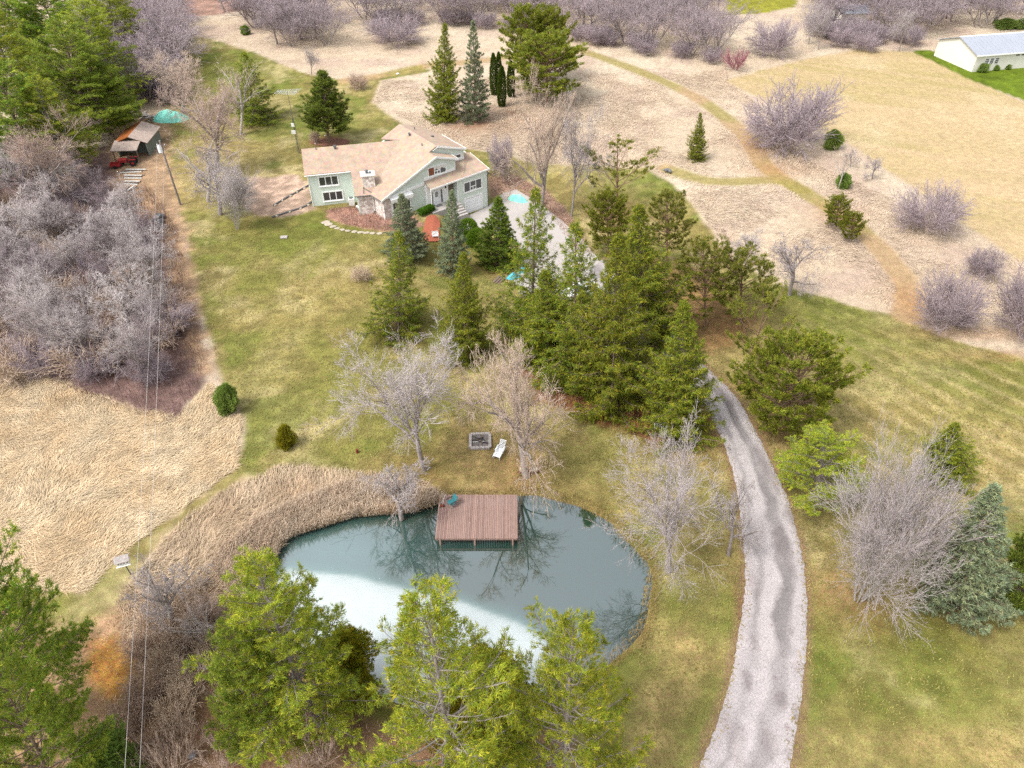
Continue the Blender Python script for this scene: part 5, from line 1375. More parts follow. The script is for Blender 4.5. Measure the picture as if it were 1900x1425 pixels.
# flagstones and edging stones
rgl = random.Random(11)
path = spline(W((604, 413), (618, 421), (635, 427), (660, 431), (685, 433), (712, 434)), .2)
fl = empty('flagstone_path', (path[0][0], path[0][1], 0), 0, 'curving row of pale flagstones in the grass before the chimney bed', 'path')
for k in range(0, len(path), 4):
    big = 1.5 if k < 5 else 1
    cobble(path[k][0], path[k][1], .02, rgl.uniform(.38, .5) * big, rgl.uniform(.28, .38) * big, .10, rgl.uniform(-.3, .3) + .2, rgl).build('stone', M['stone'], fl)
def edging(pts, label, dark=True, step=.9):
    P = spline(W(*pts), .45); e = empty('bed_edging', (P[0][0], P[0][1], 0), 0, label, 'edging')
    if dark:
        for k in range(len(P) - 1):
            if k % 2 == 0:
                g = MB(); k2 = min(k + 2, len(P) - 1); g.tube((*P[k], .1), (*P[k2], .1), .13, n=6); g.build('timber', M['darkgrey'], e)
    for k in range(0, len(P), 3 if dark else 2):
        cobble(P[k][0] + rgl.uniform(-.1, .1), P[k][1] - (.25 if dark else 0), 0, .24, .17, .2, rgl.uniform(0, 3), rgl).build('stone', M['stone'], e)
edging(((576, 343), (560, 352), (535, 366), (508, 382)), 'upper dark timber edging with pale stones west of the house')
edging(((582, 372), (568, 383), (545, 391), (505, 404)), 'lower dark timber edging with pale stones west of the house')
edging(((585, 268), (583, 260), (592, 252), (604, 253)), 'arc of pale stones round the bed of the fir behind the house', False)
edging(((905, 322), (925, 323), (945, 330)), 'short row of pale stones behind the garage corner', False)
bx3, by3, _ = at(612, 264)
tag(sheet('fir_bed', [(bx3 + 3.2 * math.cos(a), by3 + 1.6 * math.sin(a)) for a in np.linspace(0, 6.2, 24)], mat('bark_mulch', lin(165, 115, 92), 1, .35, 8, bump=.6), .07, 1.5), kind='structure')

# white car on the pad, half hidden by the spruces
def car(x, y, ang, m, label):
    z0 = float(terrain(x, y)) + .07; q = frm(x, y, ang, z0); c = empty('parked_car', (x, y, z0), 0, label, 'car')
    secs = [(-2.2, .45, .62, .72), (-2.1, .35, .82, .84), (-1.2, .3, .92, .88), (-.55, .3, .95, .88), (1.5, .3, .95, .88), (2.1, .35, .88, .84), (2.2, .45, .66, .74)]
    vs, fs = [], []
    for xx, zb, zt, hw in secs:
        vs += [(xx, -hw, zb), (xx, hw, zb), (xx, hw, zt * .82), (xx, hw * .93, zt), (xx, -hw * .93, zt), (xx, -hw, zt * .82)]
    for i in range(len(secs) - 1):
        for k in range(6): fs.append((i * 6 + k, i * 6 + (k + 1) % 6, (i + 1) * 6 + (k + 1) % 6, (i + 1) * 6 + k))
    fs += [tuple(range(5, -1, -1)), tuple(range(len(vs) - 6, len(vs)))]
    g = MB(q); g.add(vs, fs); g.build('body', m, c, bevel=.03)
    cab = [(-.95, .92, .80), (-.25, 1.42, .66), (1.1, 1.46, .66), (1.85, .94, .78)]
    vs, fs = [], []
    for xx, zt, hw in cab: vs += [(xx, -hw, zt), (xx, hw, zt)]
    vs += [(-.95, -.8, .9), (-.95, .8, .9), (1.85, -.78, .9), (1.85, .78, .9)]
    g = MB(q); g.add([(-.95, -.82, .9), (-.95, .82, .9), (1.85, .8, .9), (1.85, -.8, .9), (-.25, -.66, 1.42), (-.25, .66, 1.42), (1.1, .66, 1.46), (1.1, -.66, 1.46)], [(0, 1, 5, 4), (1, 2, 6, 5), (2, 3, 7, 6), (3, 0, 4, 7), (4, 5, 6, 7), (0, 3, 2, 1)]); g.build('windows', M['glass'], c)
    g = MB(q); g.box(-.3, 1.15, -.67, .67, 1.43, 1.5); g.build('roof', m, c, bevel=.03)
    for s_ in (-1, 1):
        for xx in (-1.4, 1.35):
            g = MB(q); g.tube((xx, s_ * .72, .32), (xx, s_ * .92, .32), .33, n=16); wv_ = g.build('wheel', M['tire'], c); g = MB(q); g.tube((xx, s_ * .73, .32), (xx, s_ * .93, .32), .19, n=12); g.build('rim', M['grey'], wv_)
        g = MB(q); g.box(-2.2, -2.1, s_ * .62 - .15, s_ * .62 + .15, .55, .7); g.build('headlight', M['glass'], c)
        g = MB(q); g.box(-.6, -.5, s_ * .92 - .08, s_ * .92 + .08, .9, 1.02); g.build('mirror', m, c)
car(*at(1078, 548)[:2], math.radians(25), M['white_metal'], 'white car parked on the pad behind the spruce grove')
g0 = at(1004, 380); q = frm(g0[0], g0[1], .3, g0[2])
gr_ = empty('barbecue', (g0[0], g0[1], g0[2]), 0, 'black barbecue at the far side of the pad near the turquoise tarpaulin', 'barbecue')
g = MB(q); g.box(-.4, .4, -.25, .25, .7, .95); g.build('firebox', M['black'], gr_, bevel=.03)
g = MB(q); g.tube((-.4, 0, .95), (.4, 0, .95), .26, n=12); g.build('lid', M['darkgrey'], gr_)
for a_ in ((-.35, -.2), (.35, -.2), (-.35, .2), (.35, .2)):
    g = MB(q); g.tube((a_[0], a_[1], 0), (a_[0], a_[1], .7), .02, n=5); g.build('leg', M['darkgrey'], gr_)


# ------------------------------------------------------------------ evergreens
T('white_pine_a', 592, 1345, 470, 1032, 285, 'tall yellow green pine rising over the west end of the pond ice', name='pine_tree')
T('white_pine_c', 500, 1385, 415, 1160, 190, 'lower rounded green pine beside the tall pine at the west end of the pond', name='pine_tree')
T('white_pine_b', 842, 1480, 790, 1118, 385, 'sparse yellow pine with pale visible limbs in the middle of the pond shore', name='pine_tree')
T('white_pine_b', 1046, 1490, 1065, 1150, 300, 'thin yellow green pine at the east end of the row in front of the pond', name='pine_tree')
T('cedar_bush', 646, 1275, 640, 1178, 105, 'dark olive cedar bush tucked between the two western pines by the pond', 'bush', 'cedar_bush')
T('cedar_bush', 906, 1372, 905, 1235, 165, 'broad bronze green cedar bush between the middle and eastern pond pines', 'bush', 'cedar_bush')
T('white_pine_c', 70, 1340, -45, 1000, 265, 'huge bright green pine filling the bottom west corner beside the dry meadow', name='pine_tree')
T('white_pine_c', 120, 1500, 30, 1200, 230, 'green pine in front of the huge corner pine at the bottom edge', name='pine_tree')
T('round_juniper', 205, 1450, 200, 1380, 110, 'low bluish green juniper at the foot of the overhead wires', 'bush', 'juniper_bush')
# the grove in the north west corner
for bx, by, tx, ty, wq, key, lab in ((150, 175, 60, -40, 190, 'white_pine_c', 'dark pine at the back of the north west grove'), (230, 130, 190, -50, 150, 'white_pine_a', 'pine touching the grey thicket at the back of the north west grove'),
                                (60, 250, -30, 5, 200, 'white_pine_a', 'pine at the outer edge of the north west grove'), (165, 265, 110, 40, 210, 'white_pine_c', 'broad pine in the centre of the north west grove with brown dead boughs'),
                                (205, 250, 165, 100, 165, 'white_pine_c', 'pine stretching a long bough over the rubble pile by the turquoise tarp'), (60, 335, -20, 110, 200, 'white_pine_c', 'pine standing over the bare thicket at the edge of the frame'),
                                (40, 170, -10, -60, 190, 'white_pine_c', 'pine at the very corner of the frame in the north west grove'), (185, 200, 150, -10, 180, 'white_pine_a', 'yellow green pine between the centre pine and the grey thicket of the grove'),
                                (120, 330, 60, 140, 150, 'white_pine_a', 'yellowish pine behind the leafless twisted tree beside the shed')):
    T(key, bx, by, tx, ty, wq, lab, name='pine_tree', group='pines of the north west grove')
T('norway_b', 474, 222, 450, 95, 100, 'dark loose pine on the lawn beyond the pinkish bare tree', name='pine_tree')
T('short_fir', 610, 264, 598, 130, 112, 'dark fir standing in a stone edged bed behind the house', name='fir_tree')
T('norway_a', 822, 222, 825, 42, 74, 'tall green spruce beside the blue spruce on the upper meadow', name='spruce_tree')
T('blue_spruce', 882, 224, 877, 38, 64, 'tall silvery blue spruce between green spruce and narrow cypresses', name='spruce_tree')
T('scots_pine', 985, 150, 975, 10, 95, 'rounded pine at the back of the meadow clump, the taller western one', name='pine_tree')
T('scots_pine', 1030, 150, 1022, 14, 78, 'rounded pine at the back of the meadow clump, the eastern one', name='pine_tree')
T('scots_pine', 1015, 190, 1012, 62, 132, 'broad deep green pine at the front of the meadow clump', name='pine_tree')
for bx, by, tx, ty, wq, lab in ((917, 176, 915, 98, 15, 'narrow columnar cypress nearest the blue spruce, at the back'), (925, 172, 925, 96, 13, 'narrow columnar cypress second from the blue spruce, behind'),
                                (931, 197, 931, 122, 17, 'narrow columnar cypress standing in front of the other three'), (948, 180, 948, 112, 15, 'narrow dark columnar cypress touching the broad meadow pine')):
    T('arborvitae', bx, by, tx, ty, wq, lab, name='cypress_tree', group='narrow cypresses on the meadow')
T('norway_a', 1292, 296, 1300, 208, 40, 'small lone green spruce on the pale meadow beyond the house', name='spruce_tree')
T('scots_pine', 1552, 422, 1551, 362, 46, 'young pine beside the mown trail, the taller of two', name='pine_tree')
T('scots_pine', 1580, 447, 1582, 393, 40, 'young pine beside the mown trail, the shorter of two', name='pine_tree')
T('round_juniper', 1565, 348, 1566, 320, 24, 'small yellow green juniper beside the thin leaning bare tree', 'bush', 'juniper_bush')
T('round_juniper', 1546, 275, 1545, 240, 30, 'green juniper at the foot of the big grey bush', 'bush', 'juniper_bush')
# by the house and the pad
T('blue_spruce', 757, 478, 744, 360, 92, 'bluish spruce in front of the picture window', name='spruce_tree')
T('blue_spruce', 840, 505, 838, 354, 74, 'slim bluish spruce in front of the front door', name='spruce_tree')
T('dense_spruce', 922, 492, 925, 364, 92, 'dark dense cone shaped spruce in front of the garage', name='spruce_tree')
T('norway_b', 738, 615, 737, 425, 122, 'spruce on the lawn nearest the western bare pond tree', name='spruce_tree')
T('norway_a', 868, 660, 860, 468, 108, 'spruce on the lawn above the pinkish bare pond tree', name='spruce_tree')
T('norway_b', 985, 640, 992, 345, 150, 'tall thin topped spruce beside the blue tub at the edge of the pad', name='spruce_tree')
T('norway_b', 1062, 690, 1064, 408, 165, 'spruce in the grove in front of the white car', name='spruce_tree')
T('norway_a', 1140, 748, 1150, 432, 180, 'tallest frontmost spruce in the grove beside the drive', name='spruce_tree')
T('norway_a', 1008, 668, 1012, 500, 140, 'short spruce filling the lower west side of the grove', name='spruce_tree')
T('norway_b', 1078, 720, 1080, 540, 132, 'short spruce at the front of the grove below the tallest one', name='spruce_tree')
T('norway_a', 1205, 640, 1185, 375, 170, 'broad yellowish spruce at the back of the grove beside the pines', name='spruce_tree')
T('norway_a', 1256, 800, 1271, 556, 155, 'dense deep green spruce beside the drive above the white bench', name='spruce_tree')
T('red_pine_b', 1145, 398, 1147, 256, 118, 'open red pine with gaps behind the grove, beyond the pad', name='pine_tree')
T('red_pine_a', 1238, 505, 1238, 355, 105, 'rusty tinted red pine at the back of the grove, nearest the meadow', name='pine_tree')
T('scots_pine', 1130, 470, 1125, 355, 80, 'small pine between the open red pine and the spruce grove', name='pine_tree')
T('red_pine_a', 1310, 605, 1305, 445, 125, 'flat topped red pine west of its twin beside the gnarled bare tree', name='pine_tree')
T('red_pine_a', 1375, 600, 1378, 462, 128, 'flat topped red pine next to the gnarled bare tree on the lawn edge', name='pine_tree')
T('red_pine_b', 1384, 720, 1425, 548, 112, 'thin leaning pine with a long bare trunk on the lawn', name='pine_tree')
T('scots_pine', 1452, 802, 1500, 630, 178, 'big round headed pine beside the bend of the drive', name='pine_tree')
T('white_pine_b', 1512, 930, 1530, 795, 185, 'bright green young pine behind the broom shaped bare tree', name='pine_tree')
T('norway_a', 1748, 890, 1748, 782, 108, 'small dark spruce behind the bare tree on the eastern lawn', name='spruce_tree')
T('blue_spruce', 1775, 1125, 1825, 895, 185, 'large blue spruce beside the broom shaped bare tree', name='spruce_tree')
T('dense_spruce', 1890, 1115, 1915, 925, 120, 'dark spruce cut by the frame behind the large blue spruce', name='spruce_tree')
T('round_juniper', 420, 762, 418, 712, 38, 'lone round green juniper at the west edge of the lawn', 'bush', 'juniper_bush')
T('cedar_bush', 529, 828, 528, 788, 32, 'small dark bush alone on the lawn near the pond', 'bush', 'dark_bush')
for bx, by, tx, ty, wq, lab in ((868, 440, 868, 408, 44, 'clipped green bush beside the drive retaining edge'), (886, 455, 884, 425, 40, 'green bush between the clipped bush and the dense dark spruce')):
    T('box_hedge_bush', bx, by, tx, ty, wq, lab, 'bush', 'green_bush')
hx0, hy0, _ = at(778, 402); hx1, hy1, _ = at(804, 391)
rg = np.random.default_rng(5)
n = 5200; uu = rg.random(n); s1_, s2_ = rg.uniform(-1, 1, n), rg.uniform(-1, 1, n)
hd = np.array([hx1 - hx0, hy1 - hy0]); hn = np.array([-hd[1], hd[0]]) / np.linalg.norm(hd)
PP = np.stack([hx0 + hd[0] * uu + hn[0] * s1_ * .5, hy0 + hd[1] * uu + hn[1] * s1_ * .5, 0.1 + 0.85 * (1 - np.abs(s1_) ** 4 * .3) * np.maximum(np.abs(s2_), .3)], -1)
Vt, Tt, Cc = tufts(PP, np.stack([s1_ * hn[0], s1_ * hn[1], np.full(n, .8)], -1), 4, .10, .06, .6, leaf(70, 110, 22), .25, leaf(110, 146, 36), 3)
tag(link('hedge', npmesh('hedge', Vt, Tt, Cc, M['needle'])), 'low clipped green hedge under the house wall beside the red mulch', 'hedge')

# ------------------------------------------------------------------ bare trees that stand alone
def BT(key, b, t, wq, lab, name='bare_tree', **k): return T(key, b[0], b[1], t[0], t[1], wq * 1.0, lab, name=name, **k)
BT('bare_fine', (788, 872), (728, 612), 205, 'tall grey leafless tree on the pond bank west of the deck')
BT('bare_c', (977, 886), (938, 630), 200, 'tall pinkish leafless tree beside the log bench and the deck')
BT('bare_fine', (1240, 1062), (1235, 815), 180, 'fine pale leafless tree on the bank east of the pond')
BT('broom_tree', (1592, 1112), (1600, 858), 222, 'wide broom shaped leafless tree beside the large blue spruce', maxtilt=.02)
BT('bare_c', (1000, 402), (1018, 140), 118, 'tall leafless tree with pink tinged top beyond the pad')
BT('bare_fine', (1060, 402), (1085, 185), 84, 'slender leafless tree beside the open red pine')
BT('bare_gnarled', (1464, 548), (1478, 445), 92, 'gnarled dark leafless tree on the border of lawn and meadow')
BT('bare_gnarled', (1384, 490), (1390, 430), 60, 'small twisted leafless tree peeping above the flat topped red pines')
BT('bare_open', (1556, 350), (1572, 275), 52, 'thin leaning leafless sapling on the meadow')
BT('bare_gnarled', (1578, 310), (1580, 278), 28, 'tiny leafless sapling nearest the big grey bush')
BT('bare_gnarled', (1618, 332), (1622, 292), 38, 'small leafless sapling at the edge of the tan field')
BT('bare_c', (402, 318), (388, 142), 150, 'old leafless tree with a pinkish crown beside the turquoise tarp')
BT('bare_open', (447, 250), (436, 110), 100, 'pale forked leafless tree in front of the loose dark pine')
BT('bare_open', (386, 374), (378, 245), 130, 'old leafless tree with drooping grey limbs by the utility pole')
BT('bare_gnarled', (410, 398), (425, 285), 110, 'old leafless tree with a dark hollow trunk on the lawn')
BT('broom_tree', (440, 425), (428, 300), 70, 'bleached broken trunk nearest the house gravel bed')
BT('bare_c', (340, 210), (395, 95), 120, 'pinkish leafless tree behind the turquoise tarp')
BT('bare_fine', (578, 138), (577, 85), 30, 'small leafless sapling at the far lawn edge')
BT('bare_gnarled', (745, 960), (742, 860), 110, 'low leafless tree leaning over the reeds beside the deck')
BT('bare_c', (100, 392), (80, 200), 150, 'pale twisted leafless tree against the dark pines by the shed')
BT('bare_open', (1185, 690), (1180, 590), 60, 'thin leafless sapling standing in the drive shade')
BT('bare_gnarled', (1352, 1030), (1370, 900), 90, 'leafless tree leaning over the west edge of the drive')
for b, t, wq, key, lab in (((1470, 272), (1470, 160), 158, 'shrub_lilac', 'biggest round grey bush on the meadow edge'), ((1722, 428), (1722, 345), 112, 'shrub_lilac', 'rounded grey bush on the slope below the tan field'),
                       ((1752, 610), (1745, 505), 110, 'shrub_lilac', 'faint lilac bush beside the end of the trail'), ((1895, 625), (1892, 495), 110, 'shrub_lilac', 'dense grey bush cut by the frame at the end of the trail'),
                       ((932, 328), (928, 250), 46, 'shrub_lilac', 'upright many stemmed bare shrub behind the garage'), ((732, 80), (728, 30), 100, 'shrub_lilac', 'dark bare bush at the foot of the far tree belt'),
                       ((1822, 515), (1820, 460), 60, 'shrub_lilac', 'small bare bush on the slope between the two grey bushes'), ((1760, 600), (1790, 560), 60, 'shrub_lilac', 'low bare bush at the meadow edge beside the lawn'),
                       ((665, 165), (663, 135), 34, 'shrub_brown', 'small brown bare shrub at the narrow grass path'), ((1365, 130), (1366, 88), 48, 'shrub_crimson', 'crimson stemmed bush at the end of the far belt'),
                       ((1436, 100), (1428, 38), 88, 'shrub_lilac', 'dark grey bush standing in the gap of the far belt'), ((585, 265), (583, 240), 20, 'shrub_brown', 'brown stubby shrub near the aerial mast'),
                       ((670, 520), (668, 492), 36, 'shrub_brown', 'faint brown shrub on the lawn near the spruces')):
    T(key, b[0], b[1], t[0], t[1], wq, lab, 'shrub', 'bare_shrub')
for i, (bx, by) in enumerate(((300, 1420), (350, 1400), (325, 1440), (420, 1430), (560, 1435), (600, 1420), (265, 1425))):
    T('shrub_pink', bx, by, bx + (bx - 950) * .03, by - 60 - 8 * (i % 3), 70 + 10 * (i % 2), 'pinkish leafless shrub in the row along the bottom edge', 'shrub', 'pink_shrub', 'pinkish shrubs along the bottom edge')
for i, (bx, by, s_) in enumerate(((300, 1110, .8), (290, 1160, 1.1), (262, 1215, .9), (345, 1190, 1.3), (380, 1150, 1.0), (310, 1245, 1.1), (355, 1275, 1.2), (275, 1300, 1.1), (330, 1335, 1.2), (395, 1215, .9), (240, 1350, 1.1), (350, 1110, .9))):
    T('shrub_brown', bx, by, bx - 8, by - 36 * s_, 66 * s_, 'tangled brown shrub in the thicket between the dry meadow and the pond', 'shrub', 'brown_shrub', 'brown shrubs west of the pond')
T('bare_gnarled', 318, 1180, 300, 1060, 130, 'grey leafless small tree rising from the brown tangle west of the pond', name='bare_tree')
T('bare_open', 400, 1195, 330, 1120, 110, 'pale fallen looking leafless tree in the brown tangle beside the tall pine', name='bare_tree')

# ------------------------------------------------------------------ the leafless thicket west of the lawn
rg = random.Random(3)
poly = np.array(R_['thicketfloor'])
def fill(polypx, spacing, rg, jitter=.42):
    P = np.array(W(*polypx)); out = []
    yy = P[:, 1].min()
    while yy < P[:, 1].max():
        xx = P[:, 0].min()
        while xx < P[:, 0].max():
            x = xx + rg.uniform(-jitter, jitter) * spacing; y = yy + rg.uniform(-jitter, jitter) * spacing
            if poly_sd(np.array([x]), np.array([y]), P)[0] > 0.3: out.append((x, y))
            xx += spacing
        yy += spacing
    return out
def wood(polypx, spacing, keys, hr, lab, grp, seed, ws=1.0, name='bare_tree'):
    rg = random.Random(seed)
    for x, y in fill(polypx, spacing, rg):
        h = rg.uniform(*hr); k = rg.choice(keys); p = PROTO[k]
        plant(k, x, y, h, h / p['H'] * rg.uniform(.85, 1.15) * ws, lab, 'tree' if 'shrub' not in k else 'shrub', name, grp, rot=rg.uniform(0, 6.28), tilt=(rg.uniform(-.08, .08), rg.uniform(-.08, .08)))
wood(((-110, 330), (0, 330), (120, 330), (225, 375), (290, 440), (322, 560), (335, 650), (285, 722), (190, 705), (100, 690), (20, 655), (-110, 640)), 4.3, ['bare_a', 'bare_b', 'bare_a', 'bare_gnarled'], (5.5, 8.5),
     'leafless grey tree in the dense thicket between the dry meadow and the lawn', 'trees of the thicket west of the lawn', 4, 1.05)
wood(((-90, 380), (120, 380), (260, 430), (318, 540), (345, 660), (290, 740), (150, 720), (-90, 680)), 3.8, ['shrub_lilac', 'shrub_brown'], (2.2, 3.6),
     'low leafless brush under the grey trees of the thicket west of the lawn', 'brush of the thicket west of the lawn', 6, 1.15, 'brush_shrub')
wood(((170, -20), (300, -20), (325, 60), (335, 120), (325, 190), (285, 195), (225, 150), (190, 100)), 6.2, ['bare_far', 'bare_far2'], (8, 11),
     'leafless grey tree in the thicket behind the north west pines', 'trees of the thicket behind the pines', 7, 1.4)
wood(((335, 120), (345, 190), (290, 205), (250, 175), (300, 100)), 5, ['shrub_lilac'], (3, 4.5),
     'bare brush at the foot of the thicket behind the north west pines', 'brush behind the pines', 8, 1.1, 'brush_shrub')

# ------------------------------------------------------------------ the belts along the far side
for bx, by, wq, lab in ((1822, 133, 20, 'round bush against the barn wall, the biggest and nearest the corner'), (1847, 130, 13, 'round bush against the barn wall, the middle one'), (1869, 128, 12, 'round bush against the barn wall, the farthest from the corner')):
    T('round_juniper', bx, by, bx, by - wq * .8, wq, lab, 'bush', 'round_bush')
LB_ = 'leafless grey tree in the long belt along the far side of the upper meadow'
wood(((355, -60), (480, -60), (500, 40), (430, 60), (372, 30)), 8.5, ['bare_far', 'bare_c'], (7, 10), 'leafless tree in the loose clump beyond the end of the far lawn strip', 'trees of the loose far clump', 9)
wood(((455, 30), (620, 25), (625, 80), (560, 98), (480, 88), (440, 55)), 6.0, ['bare_far', 'bare_far2'], (7, 10), 'leafless grey tree in the dense clump at the far end of the lawn', 'trees of the dense clump at the lawn end', 10, 1.5)
wood(((640, -60), (1345, -60), (1345, 60), (1340, 125), (1290, 118), (1190, 95), (1060, 70), (940, 55), (800, 48), (760, 62), (700, 60), (640, 45)), 8.6, ['bare_far', 'bare_far2'], (8, 11), LB_, 'trees of the far belt', 12, 1.4)
wood(((1500, -60), (1740, -60), (1735, 60), (1700, 85), (1640, 88), (1560, 78), (1500, 68)), 8.0, ['bare_far', 'bare_far2'], (8, 11), 'leafless tree in the belt between the grey roof and the white barn', 'trees of the belt beside the barn', 13, 1.4)
wood(((1740, -80), (2100, -80), (2100, 40), (1900, 48), (1742, 58)), 9.5, ['bare_far', 'bare_far2'], (8, 11), 'leafless tree in the wood behind the white barn', 'trees of the wood behind the barn', 14, 1.4)
wood(((700, 55), (800, 52), (940, 60), (1060, 76), (1190, 102), (1290, 126), (1345, 130), (1345, 112), (1190, 84), (940, 46), (700, 38)), 5.5, ['shrub_lilac'], (2.5, 4.5), 'bare brush along the front of the far belt of grey trees', 'brush along the far belt', 15, 1.15, 'brush_shrub')
wood(((1500, 60), (1700, 75), (1700, 92), (1600, 96), (1500, 78)), 5, ['shrub_lilac'], (3, 5), 'bare brush at the front of the belt beside the barn', 'brush of the belt beside the barn', 16, 1.2, 'brush_shrub')
for bx, by, tx in ((1518, 92, 1530), (1668, 96, 1685), (1848, 44, 1858), (1500, 82, 1512)):
    BT('bare_fine', (bx, by), (tx, by - 85), 40, 'tall pale birch rising out of the grey belt beside the barn', 'birch_tree', group='pale birches of the far belt')
for bx, by, wq in ((1865, 52, 34), (1895, 52, 30), (455, 64, 16)):
    T('round_juniper', bx, by, bx, by - 18, wq, 'small evergreen bush at the edge of the far woods', 'bush', 'evergreen_bush', 'evergreen bushes at the far woods')

# the woodland behind the belts, where no tree can be told from the next
def woodland(name, polypx, spacing, seed, hr=(7, 11)):
    rg2 = random.Random(seed); pts = fill(polypx, spacing, rg2)
    me = bpy.data.meshes.new(name)
    me.from_pydata([(x, y, float(terrain(x, y)) - .1) for x, y in pts], [], [])
    ob = link(name, me)
    sc = me.attributes.new('size', 'FLOAT', 'POINT'); sc.data.foreach_set('value', [rg2.uniform(*hr) / 10 for _ in pts])
    ro = me.attributes.new('turn', 'FLOAT', 'POINT'); ro.data.foreach_set('value', [rg2.uniform(0, 6.28) for _ in pts])
    ng = bpy.data.node_groups.new(name, 'GeometryNodeTree')
    ng.interface.new_socket('Geometry', in_out='INPUT', socket_type='NodeSocketGeometry'); ng.interface.new_socket('Geometry', in_out='OUTPUT', socket_type='NodeSocketGeometry')
    N, L = ng.nodes, ng.links
    gi, go = N.new('NodeGroupInput'), N.new('NodeGroupOutput'); jn = N.new('GeometryNodeJoinGeometry')
    a1 = N.new('GeometryNodeInputNamedAttribute'); a1.data_type = 'FLOAT'; a1.inputs['Name'].default_value = 'size'
    a2 = N.new('GeometryNodeInputNamedAttribute'); a2.data_type = 'FLOAT'; a2.inputs['Name'].default_value = 'turn'
    cx = N.new('ShaderNodeCombineXYZ'); L.new(a2.outputs['Attribute'], cx.inputs['Z'])
    src = [o for o in bpy.data.objects if o.data is not None and o.parent is not None and o.data in [m_ for _, m_ in PROTO['bare_far']['parts']]][:2]
    for o in src:
        oi = N.new('GeometryNodeObjectInfo'); oi.inputs['Object'].default_value = o; oi.transform_space = 'ORIGINAL'
        ip = N.new('GeometryNodeInstanceOnPoints'); L.new(gi.outputs[0], ip.inputs['Points']); L.new(oi.outputs['Geometry'], ip.inputs['Instance'])
        L.new(cx.outputs[0], ip.inputs['Rotation']); L.new(a1.outputs['Attribute'], ip.inputs['Scale']); L.new(ip.outputs[0], jn.inputs[0])
    L.new(jn.outputs[0], go.inputs[0])
    md = ob.modifiers.new('woodland', 'NODES'); md.node_group = ng
    return tag(ob, kind='stuff')
woodland('far_woodland', ((560, -150), (1345, -150), (1345, 20), (1180, 30), (940, 10), (700, 8), (560, 0)), 5.2, 31)
woodland('east_woodland', ((1500, -150), (2100, -150), (2100, 10), (1850, 30), (1745, 40), (1690, 50), (1640, 10), (1500, 10)), 5.2, 32)

# ------------------------------------------------------------------ dead grass, reeds and leaf litter
def scatter(name, poly, n, ln, wd, col, col2, flow=None, lift=(0.05, 0.3), seed=1, segs=2, upright=False, box=None, mask=None, hue=None):
    """many single grass blades in one mesh; flow: the way the lodged stems lie"""
    rg = np.random.default_rng(seed)
    P = np.array(poly); lo, hi = P.min(0), P.max(0)
    if box: lo, hi = np.maximum(lo, box[0]), np.minimum(hi, box[1])
    A = (hi - lo).prod()
    x = rg.uniform(lo[0], hi[0], n * 4); y = rg.uniform(lo[1], hi[1], n * 4)
    # nearer ground gets more blades: it shows larger
    ok = poly_sd(x, y, P) + 0.8 * (fbm(x / 2, y / 2, 3, 3) - .5) > 0
    ok &= poly_sd(x, y, POND) < 0.1
    if mask is not None: ok &= mask(x, y, rg)
    x, y = x[ok][:n], y[ok][:n]; n = len(x)
    z = terrain(x, y) - .02
    L_ = rg.uniform(*ln, n)
    if flow is not None: a = flow(x, y) + rg.normal(0, .38, n)
    else: a = rg.uniform(0, 6.28, n)
    d = np.stack([np.cos(a), np.sin(a)], -1)
    s = np.stack([-d[:, 1], d[:, 0]], -1) * (wd * rg.uniform(.6, 1.3, n))[:, None] / 2
    p0 = np.stack([x, y, z + rg.uniform(0, lift[0] + .01, n)], -1)
    if upright:
        t = rg.uniform(.15, .7, n)
        p1_ = p0 + np.stack([d[:, 0] * L_ * .3 * t, d[:, 1] * L_ * .3 * t, L_ * .55], -1)
        p2_ = p0 + np.stack([d[:, 0] * L_ * t, d[:, 1] * L_ * t, L_ * (.95 - .35 * t)], -1)
    else:
        hgt_ = rg.uniform(lift[0], lift[1], n)
        p1_ = p0 + np.stack([d[:, 0] * L_ * .45, d[:, 1] * L_ * .45, hgt_], -1)
        a2 = a + rg.normal(0, .35, n)
        p2_ = p1_ + np.stack([np.cos(a2) * L_ * .55, np.sin(a2) * L_ * .55, -hgt_ * .5], -1)
    S3 = np.concatenate([s, np.zeros((n, 1))], -1)
    Vt = np.stack([p0 - S3, p0 + S3, p1_ - S3, p1_ + S3, p2_], 1).reshape(-1, 3)
    b = np.arange(n)[:, None] * 5
    Tt = np.concatenate([b + [0, 1, 3], b + [0, 3, 2], b + [2, 3, 4]], 0)
    m_ = fbm(x / 2.4, y / 2.4, seed + 4, 4)
    cc = 1.3 * (np.asarray(col)[None] * (1 - m_)[:, None] + np.asarray(col2)[None] * m_[:, None])
    cc = cc * rg.uniform(.72, 1.22, n)[:, None] * (.75 + .5 * fbm(x / .9, y / .9, seed + 9, 2))[:, None]
    me = npmesh(name, Vt, Tt, np.repeat(cc, 5, 0), M['straw'])
    return tag(link(name, me), kind='stuff')
M['straw'] = mat('straw', None, 0.8, 0.10, 1.0, attr=True, trans=0.15)
def swirl(x, y): return 0.35 + 2.6 * (fbm(x / 6.5, y / 6.5, 77, 3) - .5) * 2 + .6 * np.sin(x * .25 + y * .16)
scatter('dry_meadow_grass', R_['meadow'], 95000, (.45, 1.0), .034, lin(250, 230, 196), lin(222, 190, 146), swirl, (.04, .2), 1, box=((-60, 15), (0, 60)))
scatter('bank_grass', R_['reedtan'], 15000, (.4, .9), .03, lin(232, 210, 180), lin(198, 168, 136), swirl, (.05, .4), 2)
ring = lambda a, b: (lambda x, y, rg: (np.abs(-poly_sd(x, y, POND) - a) < b))
reedpoly = W((405, 1020), (470, 975), (570, 925), (640, 900), (720, 902), (815, 915), (830, 940), (700, 985), (560, 1015), (500, 1070), (485, 1130), (430, 1110), (400, 1060))
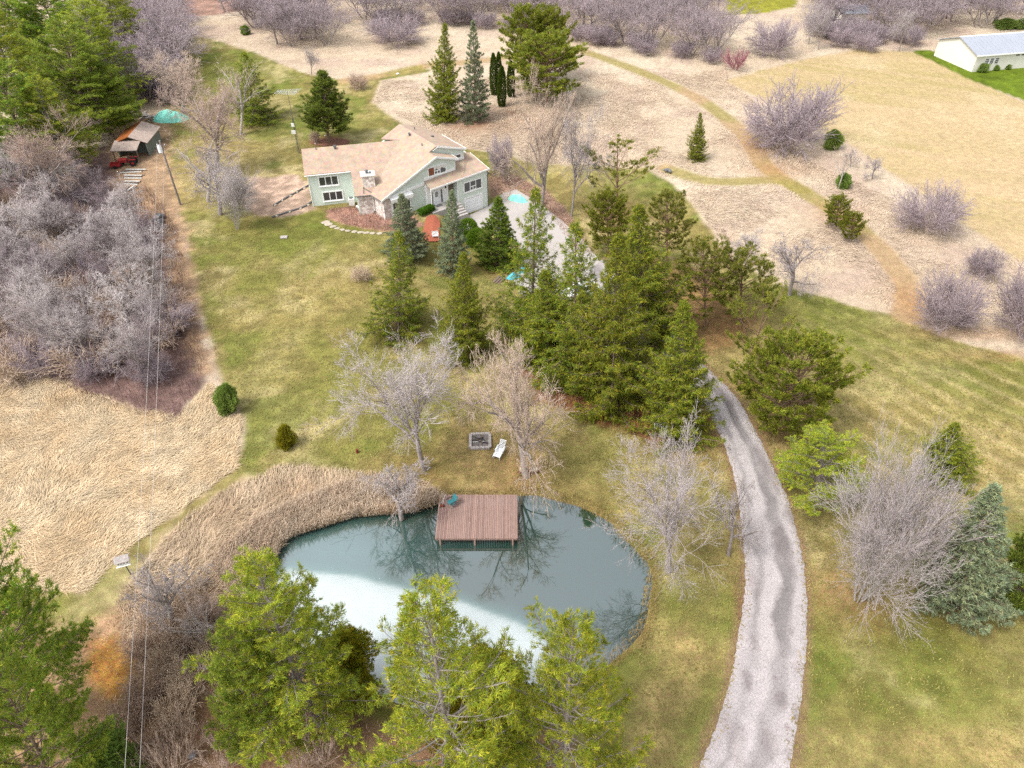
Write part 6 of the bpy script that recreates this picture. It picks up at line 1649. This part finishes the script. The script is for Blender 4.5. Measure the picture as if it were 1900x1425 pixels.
scatter('pond_reeds', reedpoly, 26000, (.45, 1.15), .028, lin(248, 228, 204), lin(206, 176, 146), None, (.1, .5), 3, upright=True)
allbank = [(p[0], p[1]) for p in W((300, 850), (1280, 850), (1300, 1450), (300, 1450))]
scatter('shore_grass', allbank, 17000, (.25, .8), .03, lin(205, 180, 120), lin(150, 122, 70), None, (.1, .3), 4, upright=True, mask=ring(.3, .75))
upl = W((690, 150), (1340, 130), (1500, 300), (1900, 480), (1900, 640), (1680, 590), (1320, 440), (1200, 312), (860, 280), (690, 190))
def nolawn(x, y, rg):
    m = (poly_sd(x, y, R_['lawn']) < -.3) & (poly_sd(x, y, R_['field']) < 0)
    for pts, wd in trails: m &= line_d(x, y, spline(pts, 2)) > wd + .2
    return m & (fbm(x / 8, y / 8, 71, 4) + rg.normal(0, .06, len(x)) > .44)
scatter('upland_dead_grass', upl, 60000, (.35, .8), .045, lin(240, 220, 194), lin(208, 180, 154), swirl, (.04, .25), 5, mask=nolawn)
scatter('thicket_undergrowth', R_['thicketfloor'], 16000, (.5, 1.3), .035, lin(160, 130, 122), lin(120, 92, 88), None, (.1, .6), 6, upright=True, box=((-70, 40), (0, 95)))
scatter('southwest_undergrowth', R_['litterSW'], 11000, (.12, .4), .035, lin(236, 206, 172), lin(186, 142, 112), None, (.05, .3), 7, upright=True)
scatter('spruce_litter', R_['litterSpruce'], 6000, (.1, .3), .05, lin(186, 130, 100), lin(120, 72, 50), None, (.02, .08), 8)
bd = W((612, 388), (700, 378), (760, 400), (770, 420), (715, 430), (640, 416))
scatter('bed_shrubbery', bd, 3500, (.2, .5), .03, lin(220, 185, 168), lin(180, 130, 116), None, (.1, .3), 9, upright=True)
scatter('east_bed_grass', R_['bedE'], 4000, (.2, .5), .05, lin(225, 190, 168), lin(170, 132, 112), None, (.05, .2), 10)
_rb, _lb = np.array(right), np.array(left)
for _nm, _ed in (('drive_edge_grass', _lb), ('drive_edge_grass', _rb)):
    _sp = spline(_ed, 1.0)
    _po = [tuple(p) for p in _sp + np.array([.45, 0])] + [tuple(p) for p in (_sp - np.array([.45, 0]))[::-1]]
    scatter(_nm, _po, 5000, (.12, .34), .04, lin(200, 176, 112), lin(140, 124, 74), None, (.08, .16), 12)
lawnnear = W((350, 420), (1380, 420), (1900, 640), (1900, 1500), (1100, 1500), (1200, 1150), (1100, 900), (440, 880))
def onlawn(x, y, rg): return (poly_sd(x, y, R_['lawn']) > .3) & (poly_sd(x, y, np.array(list(left) + list(right)[::-1])) < -.2)
scatter('lawn_grass', lawnnear, 70000, (.12, .26), .045, lin(182, 170, 102), lin(136, 132, 62), None, (.05, .14), 11, mask=onlawn)
